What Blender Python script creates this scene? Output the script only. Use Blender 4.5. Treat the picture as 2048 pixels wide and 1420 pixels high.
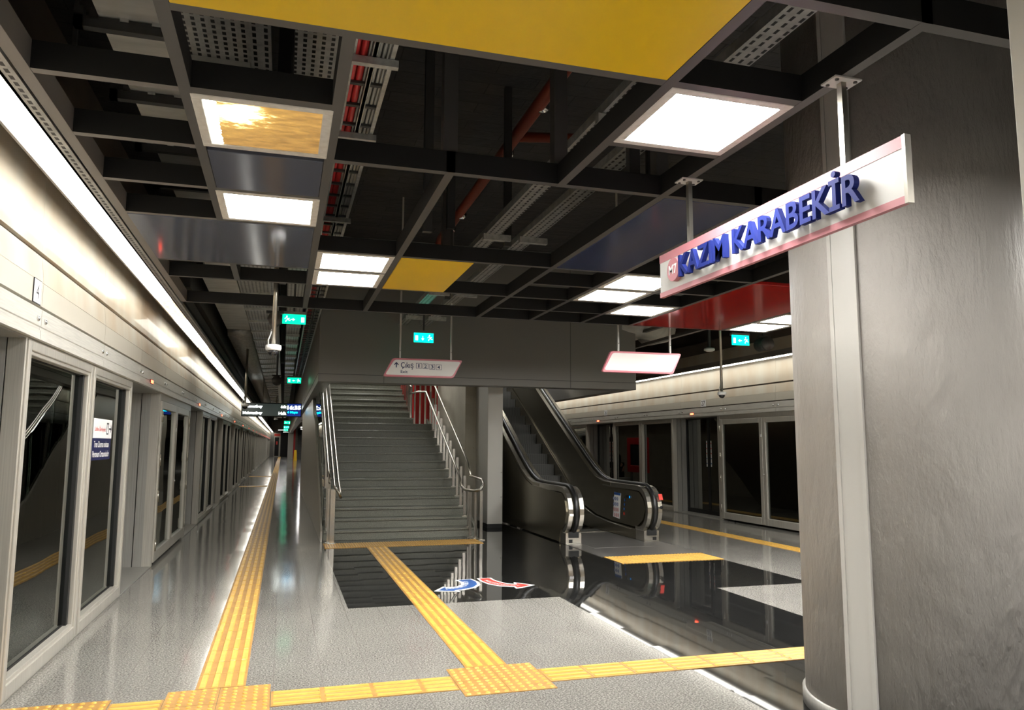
import bpy, bmesh, math, random
from mathutils import Vector, Matrix
random.seed(4)
S = bpy.context.scene
for o in list(bpy.data.objects): bpy.data.objects.remove(o)
C = S.collection
PI = math.pi
# ------------------------------------------------------------------ camera, world, exposure
def make_camera():
    p, y, r = math.radians(6.787), math.radians(16.651), math.radians(0.2216)
    fw = Vector((math.sin(y)*math.cos(p), math.cos(y)*math.cos(p), math.sin(p)))
    ri = Vector((math.cos(y), -math.sin(y), 0)); up = ri.cross(fw)
    c, s = math.cos(r), math.sin(r)
    ri, up = c*ri + s*up, c*up - s*ri
    cam = bpy.data.cameras.new('camera'); o = bpy.data.objects.new('camera', cam); C.objects.link(o)
    m = Matrix((ri, up, -fw)).transposed().to_4x4(); m.translation = (0, 0, 1.5)
    o.matrix_world = m
    cam.sensor_fit = 'HORIZONTAL'; cam.sensor_width = 36; cam.lens = 1521.1/2048*36
    cam.clip_start = .05; cam.clip_end = 400
    S.camera = o
make_camera()
W = bpy.data.worlds.new('world'); S.world = W; W.use_nodes = True
W.node_tree.nodes['Background'].inputs[0].default_value = (.9, .95, 1, 1)
W.node_tree.nodes['Background'].inputs[1].default_value = .02
S.view_settings.view_transform = 'Standard'; S.view_settings.look = 'None'
S.view_settings.gamma = 1; S.view_settings.use_curve_mapping = False
S.view_settings.exposure = 1.1
PANEL_L, LED_L = 33.0, 3.9
# ------------------------------------------------------------------ materials
def mat(name, col, rough=.5, metal=0., spec=.5, emit=None, es=0., coat=0.):
    m = bpy.data.materials.new(name); m.use_nodes = True
    b = m.node_tree.nodes['Principled BSDF']
    b.inputs['Base Color'].default_value = (*col, 1); b.inputs['Roughness'].default_value = rough
    b.inputs['Metallic'].default_value = metal; b.inputs['Specular IOR Level'].default_value = spec
    b.inputs['Coat Weight'].default_value = coat; b.inputs['Coat Roughness'].default_value = .05
    if emit: b.inputs['Emission Color'].default_value = (*emit, 1); b.inputs['Emission Strength'].default_value = es
    return m
class NT:
    def __init__(s, m): s.m = m; s.t = m.node_tree; s.b = s.t.nodes['Principled BSDF']
    def n(s, typ, **kw):
        k = s.t.nodes.new(typ)
        for a, v in kw.items(): setattr(k, a, v)
        return k
    def l(s, a, b): s.t.links.new(a, b)
    def math(s, op, a, b=None, c=None):
        k = s.n('ShaderNodeMath', operation=op)
        for i, v in enumerate((a, b, c)):
            if v is None: continue
            if isinstance(v, (int, float)): k.inputs[i].default_value = v
            else: s.l(v, k.inputs[i])
        return k.outputs[0]
    def coord(s, scale=(1, 1, 1), kind='Object'):
        tc = s.n('ShaderNodeTexCoord'); mp = s.n('ShaderNodeMapping'); s.l(tc.outputs[kind], mp.inputs[0])
        mp.inputs['Scale'].default_value = scale
        return mp.outputs[0]
    def noise(s, vec, scale, detail=2, rough=.5):
        k = s.n('ShaderNodeTexNoise'); s.l(vec, k.inputs['Vector']); k.inputs['Scale'].default_value = scale
        k.inputs['Detail'].default_value = detail; k.inputs['Roughness'].default_value = rough
        return k.outputs['Fac']
    def ramp(s, fac, stops):
        k = s.n('ShaderNodeValToRGB'); s.l(fac, k.inputs[0]); e = k.color_ramp.elements
        while len(e) < len(stops): e.new(.5)
        for i, (p, c) in enumerate(stops):
            e[i].position = p; e[i].color = (*c, 1) if len(c) == 3 else c
        return k.outputs[0]
    def mix(s, fac, a, b, blend='MIX'):
        k = s.n('ShaderNodeMix', data_type='RGBA', blend_type=blend)
        for i, v in ((0, fac), (6, a), (7, b)):
            if isinstance(v, (int, float)): k.inputs[i].default_value = v
            elif isinstance(v, tuple): k.inputs[i].default_value = (*v, 1)
            else: s.l(v, k.inputs[i])
        return k.outputs[2]
    def bump(s, h, strength=.2, dist=.01):
        k = s.n('ShaderNodeBump'); s.l(h, k.inputs['Height']); k.inputs['Strength'].default_value = strength
        k.inputs['Distance'].default_value = dist; s.l(k.outputs[0], s.b.inputs['Normal'])
def granite(name, c0, c1, c2, rough, tile=(.6, .3), joint=(.1, .1, .1), speck=260, spec=.5, jm=.002, tilt=.008):
    m = mat(name, c1, rough, spec=spec); t = NT(m)
    v = t.coord()
    f = t.noise(v, speck, 3, .75); col = t.ramp(f, [(.38, c0), (.5, c1), (.62, c2)])
    big = t.noise(v, 1.1, 2); col = t.mix(.35, col, t.ramp(big, [(.3, tuple(.78*x for x in c1)), (.7, tuple(1.2*x for x in c1))]))
    if tile:
        sp = t.n('ShaderNodeSeparateXYZ'); t.l(v, sp.inputs[0]); cb = t.n('ShaderNodeCombineXYZ')
        t.l(sp.outputs[1], cb.inputs[0]); t.l(sp.outputs[0], cb.inputs[1])
        br = t.n('ShaderNodeTexBrick'); t.l(cb.outputs[0], br.inputs['Vector'])
        br.inputs['Scale'].default_value = 1; br.inputs['Brick Width'].default_value = tile[0]; br.inputs['Row Height'].default_value = tile[1]
        br.inputs['Mortar Size'].default_value = jm; br.inputs['Mortar Smooth'].default_value = .1; br.offset = .5
        br.inputs['Color1'].default_value = (.97, .97, .97, 1); br.inputs['Color2'].default_value = (1.03, 1.03, 1.02, 1)
        br.inputs['Mortar'].default_value = (1, 1, 1, 1)
        col = t.mix(1., col, br.outputs['Color'], 'MULTIPLY')
        col = t.mix(br.outputs['Fac'], col, joint)
        # every tile is laid a hair out of level, so reflections break from tile to tile
        row = t.math('FLOOR', t.math('DIVIDE', sp.outputs[0], tile[1])); par_ = t.math('ABSOLUTE', t.math('MODULO', row, 2))
        colm = t.math('FLOOR', t.math('DIVIDE', t.math('ADD', sp.outputs[1], t.math('MULTIPLY', t.math('SUBTRACT', 1, par_), tile[0]/2)), tile[0]))
        c2 = t.n('ShaderNodeCombineXYZ'); t.l(row, c2.inputs[0]); t.l(colm, c2.inputs[1])
        wn = t.n('ShaderNodeTexWhiteNoise', noise_dimensions='2D'); t.l(c2.outputs[0], wn.inputs['Vector'])
        s3 = t.n('ShaderNodeSeparateColor'); t.l(wn.outputs['Color'], s3.inputs[0])
        nv = t.n('ShaderNodeCombineXYZ'); nv.inputs[2].default_value = 1
        for q in (0, 1): t.l(t.math('MULTIPLY', t.math('SUBTRACT', s3.outputs[q], .5), tilt), nv.inputs[q])
        t.l(nv.outputs[0], t.b.inputs['Normal'])
    t.l(col, t.b.inputs['Base Color'])
    return m
M = {}
M['floor'] = granite('grey granite tiles', (.06, .057, .052), (.205, .196, .178), (.50, .48, .44), .10, joint=(.17, .155, .14), speck=85, spec=.5)
M['black'] = granite('polished black granite tiles', (.004, .004, .004), (.010, .010, .010), (.03, .03, .028), .03, joint=(.05, .05, .045), spec=.6, tilt=.005)
M['step'] = granite('dark grey green step granite', (.055, .056, .045), (.16, .162, .13), (.30, .30, .25), .38, tile=None, speck=130)
M['yellow'] = mat('worn yellow tactile tile', (.68, .37, .055), .42)
t = NT(M['yellow']); f = t.noise(t.coord(), 9, 4, .7); g = t.noise(t.coord(), 70, 2)
t.l(t.mix(t.math('MULTIPLY', g, .5), t.ramp(f, [(.35, (.38, .19, .04)), (.65, (.50, .27, .058))]), (.27, .155, .055)), t.b.inputs['Base Color'])
M['yellowbar'] = mat('yellow tactile ridge', (.82, .48, .06), .36)
t = NT(M['yellowbar']); t.l(t.ramp(t.noise(t.coord(), 14, 4, .7), [(.3, (.60, .34, .055)), (.65, (.73, .44, .08))]), t.b.inputs['Base Color'])
def brushed(name, col, rough, metal, sc=(3, 200, 3)):
    m = mat(name, col, rough, metal); t = NT(m); f = t.noise(t.coord(sc), 2, 3)
    t.l(t.ramp(f, [(.3, tuple(.86*x for x in col)), (.7, tuple(min(1, 1.1*x) for x in col))]), t.b.inputs['Base Color'])
    return m
M['alu'] = brushed('beige grey aluminium frame', (.50, .475, .42), .36, .4, (60, 60, 1))
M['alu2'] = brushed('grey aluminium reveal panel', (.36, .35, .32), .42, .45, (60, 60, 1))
M['band'] = brushed('grey brushed header band', (.62, .60, .55), .36, .15, (60, 2, 60))
M['cream'] = mat('warm metallic facade panel', (.63, .57, .46), .5, .1, coat=.16)
t = NT(M['cream']); f = t.noise(t.coord((1, .8, .35)), 2.2, 3)
t.l(t.ramp(f, [(.32, (.60, .50, .38)), (.6, (.66, .62, .53))]), t.b.inputs['Base Color'])
M['creamd'] = mat('greyer facade cover panel', (.60, .56, .48), .42, .08)
M['steel'] = brushed('polished stainless steel', (.56, .53, .47), .24, 1., (80, 80, 2))
M['steelr'] = mat('satin stainless rail', (.46, .43, .37), .3, 1.)
M['bronze'] = brushed('dark brushed escalator steel', (.25, .225, .165), .27, .85, (2, 60, 60))
M['newel'] = brushed('bright brushed newel steel', (.60, .57, .51), .26, .95, (3, 60, 60))
M['galv'] = mat('galvanised steel', (.42, .42, .40), .45, .5)
t = NT(M['galv']); t.l(t.ramp(t.noise(t.coord(), 22, 3), [(.3, (.40, .40, .38)), (.7, (.58, .58, .55))]), t.b.inputs['Base Color'])
M['galvd'] = mat('dark galvanised strut', (.07, .07, .068), .5, .5)
M['duct'] = mat('dusty duct board', (.33, .33, .30), .5, .15)
t = NT(M['duct']); t.l(t.ramp(t.noise(t.coord((1, 3, 1)), 3, 4), [(.3, (.40, .40, .365)), (.7, (.58, .575, .53))]), t.b.inputs['Base Color'])
def perf(name, col, px, py, hx=.2, hy=.3, metal=.5):
    m = mat(name, col, .42, metal); t = NT(m); sp = t.n('ShaderNodeSeparateXYZ'); t.l(t.coord(), sp.inputs[0])
    def cell(o, p, h):
        fr = t.math('FRACT', t.math('DIVIDE', o, p)); return t.math('LESS_THAN', t.math('ABSOLUTE', t.math('SUBTRACT', fr, .5)), h)
    a = t.math('MULTIPLY', cell(sp.outputs[0], px, hx), cell(sp.outputs[1], py, hy))
    n = t.ramp(t.noise(t.coord(), 12, 3), [(.3, tuple(.75*x for x in col)), (.7, tuple(1.15*x for x in col))])
    t.l(t.mix(a, n, (.006, .006, .006)), t.b.inputs['Base Color'])
    return m
M['perf'] = perf('perforated cable tray', (.38, .375, .35), .045, .05, metal=.3)
M['perf2'] = perf('perforated strut trunking', (.40, .40, .385), .055, .06, .16, .32)
M['beam'] = mat('dark charcoal ceiling beam', (.085, .080, .075), .42, .2)
M['web'] = mat('black beam web', (.006, .006, .006), .6)
M['trim'] = mat('taupe ceiling edge trim', (.20, .18, .165), .45, .25)
M['slab'] = mat('black sprayed insulation boards', (.016, .016, .018), .75)
t = NT(M['slab']); br = t.n('ShaderNodeTexBrick'); t.l(t.coord(), br.inputs['Vector']); br.inputs['Scale'].default_value = 1
br.inputs['Brick Width'].default_value = .9; br.inputs['Row Height'].default_value = .22; br.inputs['Mortar Size'].default_value = .006
for k, c in (('Color1', (.045, .045, .046, 1)), ('Color2', (.070, .068, .062, 1)), ('Mortar', (.012, .012, .012, 1))): br.inputs[k].default_value = c
t.l(t.mix(t.noise(t.coord(), 1.3, 3), br.outputs['Color'], (.022, .022, .026)), t.b.inputs['Base Color']); t.bump(t.noise(t.coord(), 8, 4), .5, .03)
M['darkwall'] = mat('dark brown concrete wall', (.075, .062, .052), .8)
t = NT(M['darkwall']); t.l(t.ramp(t.noise(t.coord(), 1.2, 4), [(.3, (.10, .085, .075)), (.7, (.17, .135, .11))]), t.b.inputs['Base Color'])
M['tunnel'] = mat('dark tunnel concrete', (.03, .03, .028), .85)
M['navy'] = mat('gloss navy ceiling panel', (.035, .045, .10), .12, 0, .6)
M['bluegrey'] = mat('gloss slate blue ceiling panel', (.10, .11, .15), .10, .2, .6)
M['yelpan'] = mat('gloss yellow ceiling panel', (.80, .50, .002), .3, 0, .3)
M['redpan'] = mat('gloss red ceiling panel', (.40, .018, .014), .1, 0, .6)
M['lframe'] = mat('off white light frame', (.70, .67, .62), .45)
t = NT(M['lframe']); t.l(t.ramp(t.noise(t.coord(), 25, 3), [(.25, (.60, .56, .50)), (.6, (.72, .69, .64))]), t.b.inputs['Base Color'])
M['diff'] = mat('lit light diffuser', (.9, .9, .9), .5, emit=(1, .985, .95), es=PANEL_L)
M['led'] = mat('lit strip diffuser', (.9, .9, .9), .5, emit=(1, .97, .87), es=LED_L)
t = NT(M['led']); f = t.noise(t.coord((12, 3, 1)), 2.5, 3)
t.l(t.ramp(f, [(.30, (.62, .55, .40)), (.42, (1, .97, .87))]), t.b.inputs['Emission Color'])
M['leddim'] = mat('dirty orange strip diffuser', (.6, .5, .4), .5, emit=(1, .72, .45), es=1.1)
t = NT(M['leddim']); t.l(t.ramp(t.noise(t.coord((9, 20, 1)), 2, 4), [(.35, (.55, .33, .16)), (.65, (1, .85, .66))]), t.b.inputs['Emission Color'])
M['burnt'] = mat('water stained amber diffuser', (.5, .3, .1), .3, emit=(1, .6, .2), es=1.0)
t = NT(M['burnt']); v = t.coord(); sp = t.n('ShaderNodeSeparateXYZ'); t.l(v, sp.inputs[0])
f = t.noise(t.coord((2.2, 6, 1)), 4.2, 6, .72)
gx = t.math('ADD', t.math('MULTIPLY', sp.outputs[0], -1.15), t.math('MULTIPLY', sp.outputs[1], -.95))   # lamp shines through at the left far corner
dx = t.math('SUBTRACT', sp.outputs[0], -.12); dy = t.math('SUBTRACT', sp.outputs[1], -.13)
r2 = t.math('ADD', t.math('MULTIPLY', dx, dx), t.math('MULTIPLY', dy, dy)); spot = t.math('POWER', 2.718, t.math('MULTIPLY', r2, -55.))
edge = t.math('LESS_THAN', t.math('ADD', sp.outputs[0], t.math('MULTIPLY', t.math('SUBTRACT', f, .5), .05)), -.205)
fac = t.math('ADD', t.math('ADD', t.math('MULTIPLY', t.math('SUBTRACT', f, .22), 1.15), t.math('MULTIPLY', gx, .18)), t.math('ADD', t.math('MULTIPLY', spot, .5), t.math('MULTIPLY', edge, .8)))
t.l(t.ramp(fac, [(.12, (.20, .11, .035)), (.30, (.55, .30, .075)), (.52, (1.0, .58, .13)), (.85, (1, .97, .85))]), t.b.inputs['Emission Color'])
t.l(t.math('ADD', .30, t.math('MULTIPLY', t.math('MAXIMUM', 0, t.math('SUBTRACT', fac, .52)), 7.)), t.b.inputs['Emission Strength'])
M['pillar'] = mat('rough grey plaster column', (.36, .335, .305), .62, 0, .35)
t = NT(M['pillar']); v = t.coord((1, 1, .38)); a = t.noise(v, 22, 4, .6); b2 = t.noise(t.coord((1, 1, .6)), 3.2, 3)
t.l(t.ramp(b2, [(.3, (.37, .345, .315)), (.7, (.42, .395, .36))]), t.b.inputs['Base Color'])
t.bump(t.math('ADD', a, t.math('MULTIPLY', b2, 2.)), .9, .016)
M['duct_white'] = mat('light grey plastic trunking', (.47, .455, .42), .42)
M['bulk'] = mat('grey painted bulkhead panel', (.215, .205, .19), .42, .1)
M['column'] = mat('light grey column cladding', (.50, .485, .44), .42, .1)
M['conc'] = mat('beige fair faced concrete', (.33, .30, .235), .75)
t = NT(M['conc']); f = t.noise(t.coord(), 2, 4); h = t.noise(t.coord(), 60, 1)
t.l(t.mix(t.math('LESS_THAN', h, .27), t.ramp(f, [(.3, (.29, .265, .205)), (.7, (.36, .33, .265))]), (.14, .12, .09)), t.b.inputs['Base Color'])
M['rubber'] = mat('black rubber', (.008, .008, .008), .35)
M['gasket'] = mat('black gasket', (.006, .006, .006), .6)
M['estep'] = mat('ribbed grey escalator step', (.125, .125, .12), .5, .5)
t = NT(M['estep']); w = t.n('ShaderNodeTexWave', bands_direction='X'); t.l(t.coord(), w.inputs['Vector']); w.inputs['Scale'].default_value = 14
t.l(t.ramp(w.outputs['Fac'], [(.25, (.03, .03, .03)), (.6, (.20, .20, .19))]), t.b.inputs['Base Color'])
M['eplate'] = mat('grooved landing plate', (.34, .33, .31), .34, .8)
t = NT(M['eplate']); w = t.n('ShaderNodeTexWave', bands_direction='Y'); t.l(t.coord(), w.inputs['Vector']); w.inputs['Scale'].default_value = 8
t.l(t.ramp(w.outputs['Fac'], [(.3, (.20, .19, .18)), (.7, (.40, .39, .37))]), t.b.inputs['Base Color'])
M['white'] = mat('white sign face', (.56, .55, .52), .5)
M['greyface'] = mat('pale grey sign face', (.62, .60, .57), .45)
M['pink'] = mat('rose pink sign trim', (.47, .17, .195), .5)
M['pinkd'] = mat('dusty rose sign frame', (.50, .16, .19), .34)
M['blue'] = mat('royal blue raised letter', (.010, .019, .135), .65, 0, .15)
M['pblue'] = mat('blue print', (.02, .09, .32), .4)
M['navyp'] = mat('navy print', (.012, .016, .075), .4)
M['red'] = mat('red paint', (.52, .012, .012), .4)
M['redp'] = mat('red sticker', (.72, .05, .035), .4)
M['black1'] = mat('black print', (.01, .01, .015), .5)
M['whitep'] = mat('white print', (.85, .85, .85), .5)
M['redcable'] = mat('red power cable', (.42, .02, .02), .45)
M['greycable'] = mat('grey cable', (.26, .25, .22), .5)
M['pipe'] = mat('rust red sprinkler pipe', (.22, .042, .022), .4)
M['chrome'] = mat('bright clamp', (.7, .7, .7), .25, 1.)
M['green'] = mat('lit green exit sign', (.0, .3, .12), .4, emit=(.0, .62, .26), es=1.2)
M['teal'] = mat('lit teal exit sign', (.0, .3, .2), .4, emit=(.0, .66, .40), es=1.3)
M['signlit'] = mat('lit white pictogram', (.7, .9, .9), .4, emit=(.6, .95, .95), es=1.0)
M['screen'] = mat('black display screen', (.01, .01, .012), .15, emit=(.012, .016, .014), es=1.)
M['screenblue'] = mat('navy display field', (.0, .0, .02), .2, emit=(.004, .012, .09), es=1.2)
M['scrw'] = mat('lit white characters', (.8, .8, .8), .4, emit=(.92, 1, .96), es=4.)
M['scrc'] = mat('lit cyan characters', (.0, .5, .6), .4, emit=(.0, .62, 1), es=3.)
M['redled'] = mat('lit red door lamp', (.6, .05, .02), .4, emit=(1, .07, .03), es=6.)
M['camwhite'] = mat('white camera housing', (.75, .74, .72), .35)
M['darkglass'] = mat('smoked dome', (.01, .01, .012), .05, 0, .8)
M['yellowsign'] = mat('yellow caution board', (.85, .50, .01), .4)
M['skin'] = mat('skin', (.52, .30, .21), .55)
M['hair'] = mat('dark hair', (.012, .008, .006), .5)
M['blackcloth'] = mat('black clothing', (.012, .012, .014), .8)
def glassmat(name, tint, ior, wob=0.):
    m = bpy.data.materials.new(name); m.use_nodes = True; nt = m.node_tree; nt.nodes.remove(nt.nodes['Principled BSDF'])
    out = nt.nodes['Material Output']; mx = nt.nodes.new('ShaderNodeMixShader'); fr = nt.nodes.new('ShaderNodeFresnel'); fr.inputs[0].default_value = ior
    tr = nt.nodes.new('ShaderNodeBsdfTransparent'); tr.inputs[0].default_value = (*tint, 1)
    gl = nt.nodes.new('ShaderNodeBsdfGlossy'); gl.inputs['Roughness'].default_value = .0; gl.inputs[0].default_value = (.92, .95, .92, 1)
    if wob:
        tc = nt.nodes.new('ShaderNodeTexCoord'); nz = nt.nodes.new('ShaderNodeTexNoise'); nz.inputs['Scale'].default_value = 1.6; nz.inputs['Detail'].default_value = 0
        nt.links.new(tc.outputs['Object'], nz.inputs['Vector']); bp = nt.nodes.new('ShaderNodeBump'); bp.inputs['Strength'].default_value = wob; bp.inputs['Distance'].default_value = .02
        nt.links.new(nz.outputs[0], bp.inputs['Height']); nt.links.new(bp.outputs[0], gl.inputs['Normal'])
    nt.links.new(fr.outputs[0], mx.inputs[0]); nt.links.new(tr.outputs[0], mx.inputs[1]); nt.links.new(gl.outputs[0], mx.inputs[2])
    nt.links.new(mx.outputs[0], out.inputs[0])
    return m
M['glass'] = glassmat('platform screen glass', (.42, .46, .44), 2.0, .06)
M['bglass'] = glassmat('balustrade glass', (.72, .84, .80), 1.45)
# ------------------------------------------------------------------ mesh helpers
class MB:
    def __init__(s): s.v = []; s.f = []; s.mi = []; s.sm = []
    def add(s, vs, fs, mi=0, smooth=False):
        o = len(s.v); s.v += [tuple(x) for x in vs]
        for f in fs: s.f.append(tuple(i+o for i in f)); s.mi.append(mi); s.sm.append(smooth)
        return s
    def box(s, x0, x1, y0, y1, z0, z1, mi=0, under=None):
        vs = [(x, y, z) for z in (z0, z1) for y in (y0, y1) for x in (x0, x1)]
        return s.add(vs, [(0, 2, 3, 1), (4, 5, 7, 6), (0, 1, 5, 4), (2, 6, 7, 3), (0, 4, 6, 2), (1, 3, 7, 5)], mi) if under is None else s.add(vs, [(4, 5, 7, 6), (0, 1, 5, 4), (2, 6, 7, 3), (0, 4, 6, 2), (1, 3, 7, 5)], mi).add(vs, [(0, 2, 3, 1)], under)
    def prism(s, pts, axis, a, b, mi=0):
        """polygon in the plane across axis: axis x -> pts (y,z); y -> (x,z); z -> (x,y)"""
        n = len(pts)
        def P(p, t): return {'x': (t, p[0], p[1]), 'y': (p[0], t, p[1]), 'z': (p[0], p[1], t)}[axis]
        vs = [P(p, a) for p in pts] + [P(p, b) for p in pts]
        fs = [tuple(range(n-1, -1, -1)), tuple(range(n, 2*n))] + [(i, (i+1) % n, n+(i+1) % n, n+i) for i in range(n)]
        return s.add(vs, fs, mi)
    def tube(s, pts, r, n=10, mi=0, caps=True, flat=None):
        pts = [Vector(p) for p in pts]; rings = []; up = None
        for i, p in enumerate(pts):
            d = (pts[min(i+1, len(pts)-1)] - pts[max(i-1, 0)]).normalized()
            if up is None or abs(up.dot(d)) > .95: up = Vector((0, 0, 1)) if abs(d.z) < .9 else Vector((1, 0, 0))
            a = d.cross(up).normalized(); b = a.cross(d).normalized(); up = b
            rr = r[i] if isinstance(r, (list, tuple)) else r
            ra, rb = (rr, rr) if not flat else flat
            rings.append([p + a*math.cos(2*PI*k/n)*ra + b*math.sin(2*PI*k/n)*rb for k in range(n)])
        vs = [v for q in rings for v in q]; fs = []
        for i in range(len(rings)-1):
            for k in range(n): fs.append((i*n+k, i*n+(k+1) % n, (i+1)*n+(k+1) % n, (i+1)*n+k))
        if caps: fs += [tuple(range(n-1, -1, -1)), tuple((len(rings)-1)*n+k for k in range(n))]
        return s.add(vs, fs, mi, True)
    def lathe(s, prof, c, n=20, mi=0):
        vs = []; fs = []
        for (r, z) in prof: vs += [(c[0]+r*math.cos(2*PI*k/n), c[1]+r*math.sin(2*PI*k/n), c[2]+z) for k in range(n)]
        for i in range(len(prof)-1):
            for k in range(n): fs.append((i*n+k, i*n+(k+1) % n, (i+1)*n+(k+1) % n, (i+1)*n+k))
        fs += [tuple(range(n-1, -1, -1)), tuple((len(prof)-1)*n+k for k in range(n))]
        return s.add(vs, fs, mi, True)
    def disc(s, c, u, v, r, n=20, mi=0, ri=0):
        c = Vector(c); u = Vector(u); v = Vector(v)
        ring = lambda q: [c+u*q*math.cos(2*PI*k/n)+v*q*math.sin(2*PI*k/n) for k in range(n)]
        if ri: return s.add(ring(r)+ring(ri), [(k, (k+1) % n, n+(k+1) % n, n+k) for k in range(n)], mi)
        return s.add(ring(r), [tuple(range(n))], mi)
    def build(s, name, m, parent=None, bevel=0., fix=True):
        me = bpy.data.meshes.new(name); off = Vector((0, 0, 0)); p = parent
        while p: off += p.location; p = p.parent
        me.from_pydata([(x-off.x, y-off.y, z-off.z) for x, y, z in s.v], [], s.f)
        for q in (m if isinstance(m, (list, tuple)) else [m]): me.materials.append(M[q] if isinstance(q, str) else q)
        me.polygons.foreach_set('material_index', s.mi); me.polygons.foreach_set('use_smooth', s.sm)
        if fix or bevel:
            bm = bmesh.new(); bm.from_mesh(me)
            bmesh.ops.recalc_face_normals(bm, faces=bm.faces)
            if bevel:
                es = [e for e in bm.edges if len(e.link_faces) == 2 and e.calc_face_angle(0) > .6]
                bmesh.ops.bevel(bm, geom=es, offset=bevel, segments=1, affect='EDGES', profile=.5)
            bm.to_mesh(me); bm.free()
        o = bpy.data.objects.new(name, me); C.objects.link(o)
        if parent: o.parent = parent
        return o
def tag(o, label=None, cat=None, group=None, kind=None):
    if label: o['label'] = label
    if cat: o['category'] = cat
    if group: o['group'] = group
    if kind: o['kind'] = kind
    return o
def thing(name, label, cat, loc=(0, 0, 0), group=None):
    o = bpy.data.objects.new(name, None); C.objects.link(o); o.location = loc; o.empty_display_size = .1
    return tag(o, label, cat, group)
def struct(o): o['kind'] = 'structure'; return o
def dup(root, loc, rotz=0, label=None, group=None, skip=()):
    def cp(o, par):
        if o.name.split('.')[0] in skip: return None
        c = o.copy(); C.objects.link(c); c.parent = par
        for ch in list(o.children): cp(ch, c)
        return c
    r = cp(root, None); r.location = loc; r.rotation_euler = (0, 0, rotz)
    if label: r['label'] = label
    if group: r['group'] = group
    return r
def text_data(s, bold=0., extrude=0., res=3):
    cu = bpy.data.curves.new('t', 'FONT'); cu.body = s; cu.size = 1; cu.offset = bold; cu.extrude = extrude; cu.resolution_u = res
    o = bpy.data.objects.new('t', cu); C.objects.link(o); bpy.context.view_layer.update()
    me = bpy.data.meshes.new_from_object(o.evaluated_get(bpy.context.evaluated_depsgraph_get()))
    vs = [v.co.copy() for v in me.vertices]; fs = [tuple(p.vertices) for p in me.polygons]
    bpy.data.objects.remove(o); bpy.data.curves.remove(cu); bpy.data.meshes.remove(me)
    return vs, fs
def text(mb, s, o, u, v, w=None, h=None, depth=None, bold=0., mi=0, warp=None):
    """letters with lower left at o, running along u, upright along v; w, h the whole width and the height"""
    vs, fs = text_data(s, bold, .5 if depth else 0.)
    if not vs: return mb
    x0 = min(p.x for p in vs); x1 = max(p.x for p in vs); y0 = min(p.y for p in vs); y1 = max(p.y for p in vs)
    sy = h/(y1-y0); sx = w/(x1-x0) if w else sy
    o = Vector(o); u = Vector(u); v = Vector(v); n = u.cross(v)
    out = []
    for p in vs:
        a, b = (p.x-x0)*sx, (p.y-y0)*sy
        q = warp(a, b) if warp else o+u*a+v*b
        out.append(q + (n*(p.z+.5)*depth if depth else Vector((0, 0, 0))))
    return mb.add(out, fs, mi)
# ------------------------------------------------------------------ setting: floor, walls, slab
Y0, Y1 = -8., 104.
XL, XR = -1.495, 8.68
f = MB()
xs = [-1.95, .635, 2.71, 4.5, 5.69, 9.15]; ys = [Y0, 7.37, 11.58, 14.2, Y1]
for i in range(5):
    for j in range(4):
        xc, yc = (xs[i]+xs[i+1])/2, (ys[j]+ys[j+1])/2
        blk = (j in (1, 2) and .635 < xc < 5.69) or (j == 0 and 2.71 < xc < 4.5)
        f.add([(xs[i], ys[j], 0), (xs[i+1], ys[j], 0), (xs[i+1], ys[j+1], 0), (xs[i], ys[j+1], 0)], [(0, 1, 2, 3)], 1 if blk else 0)
f.box(-1.95, 9.15, Y0, Y1, -1.2, -.02)
struct(f.build('floor', ['floor', 'black'], fix=False))
struct(MB().box(-5.6, 12.8, Y0, Y1, 5.0, 5.3).build('ceiling', 'slab'))
def side(xf, sgn, nm):
    w = MB()   # beam above the platform doors, closed up to the slab
    a, b = sorted((xf-sgn*.02, xf-sgn*.5)); w.box(a, b, Y0, Y1, 2.15, 3.75)
    a, b = sorted((xf-sgn*.45, xf-sgn*.75)); w.box(a, b, Y0, Y1, 3.7, 5.0)
    struct(w.build('wall_'+nm, 'darkwall'))
    a, b = sorted((xf-sgn*4.0, xf-sgn*4.2)); t_ = MB().box(a, b, Y0, Y1, -1.2, 5.0)
    a, b = sorted((xf-sgn*.4, xf-sgn*4.1)); t_.box(a, b, Y0, Y1, -1.3, -1.2)
    struct(t_.build('wall_tunnel_'+nm, 'tunnel'))
side(XL, 1, 'left'); side(XR, -1, 'right')
struct(MB().box(-5.6, 12.8, Y0-.2, Y0, -1.2, 5.0).build('wall_back', 'pillar'))
ef = MB().box(-5.6, 12.8, Y1, Y1+.2, -1.2, 5.0, 0)
struct(ef.build('wall_front', 'bulk'))
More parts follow.
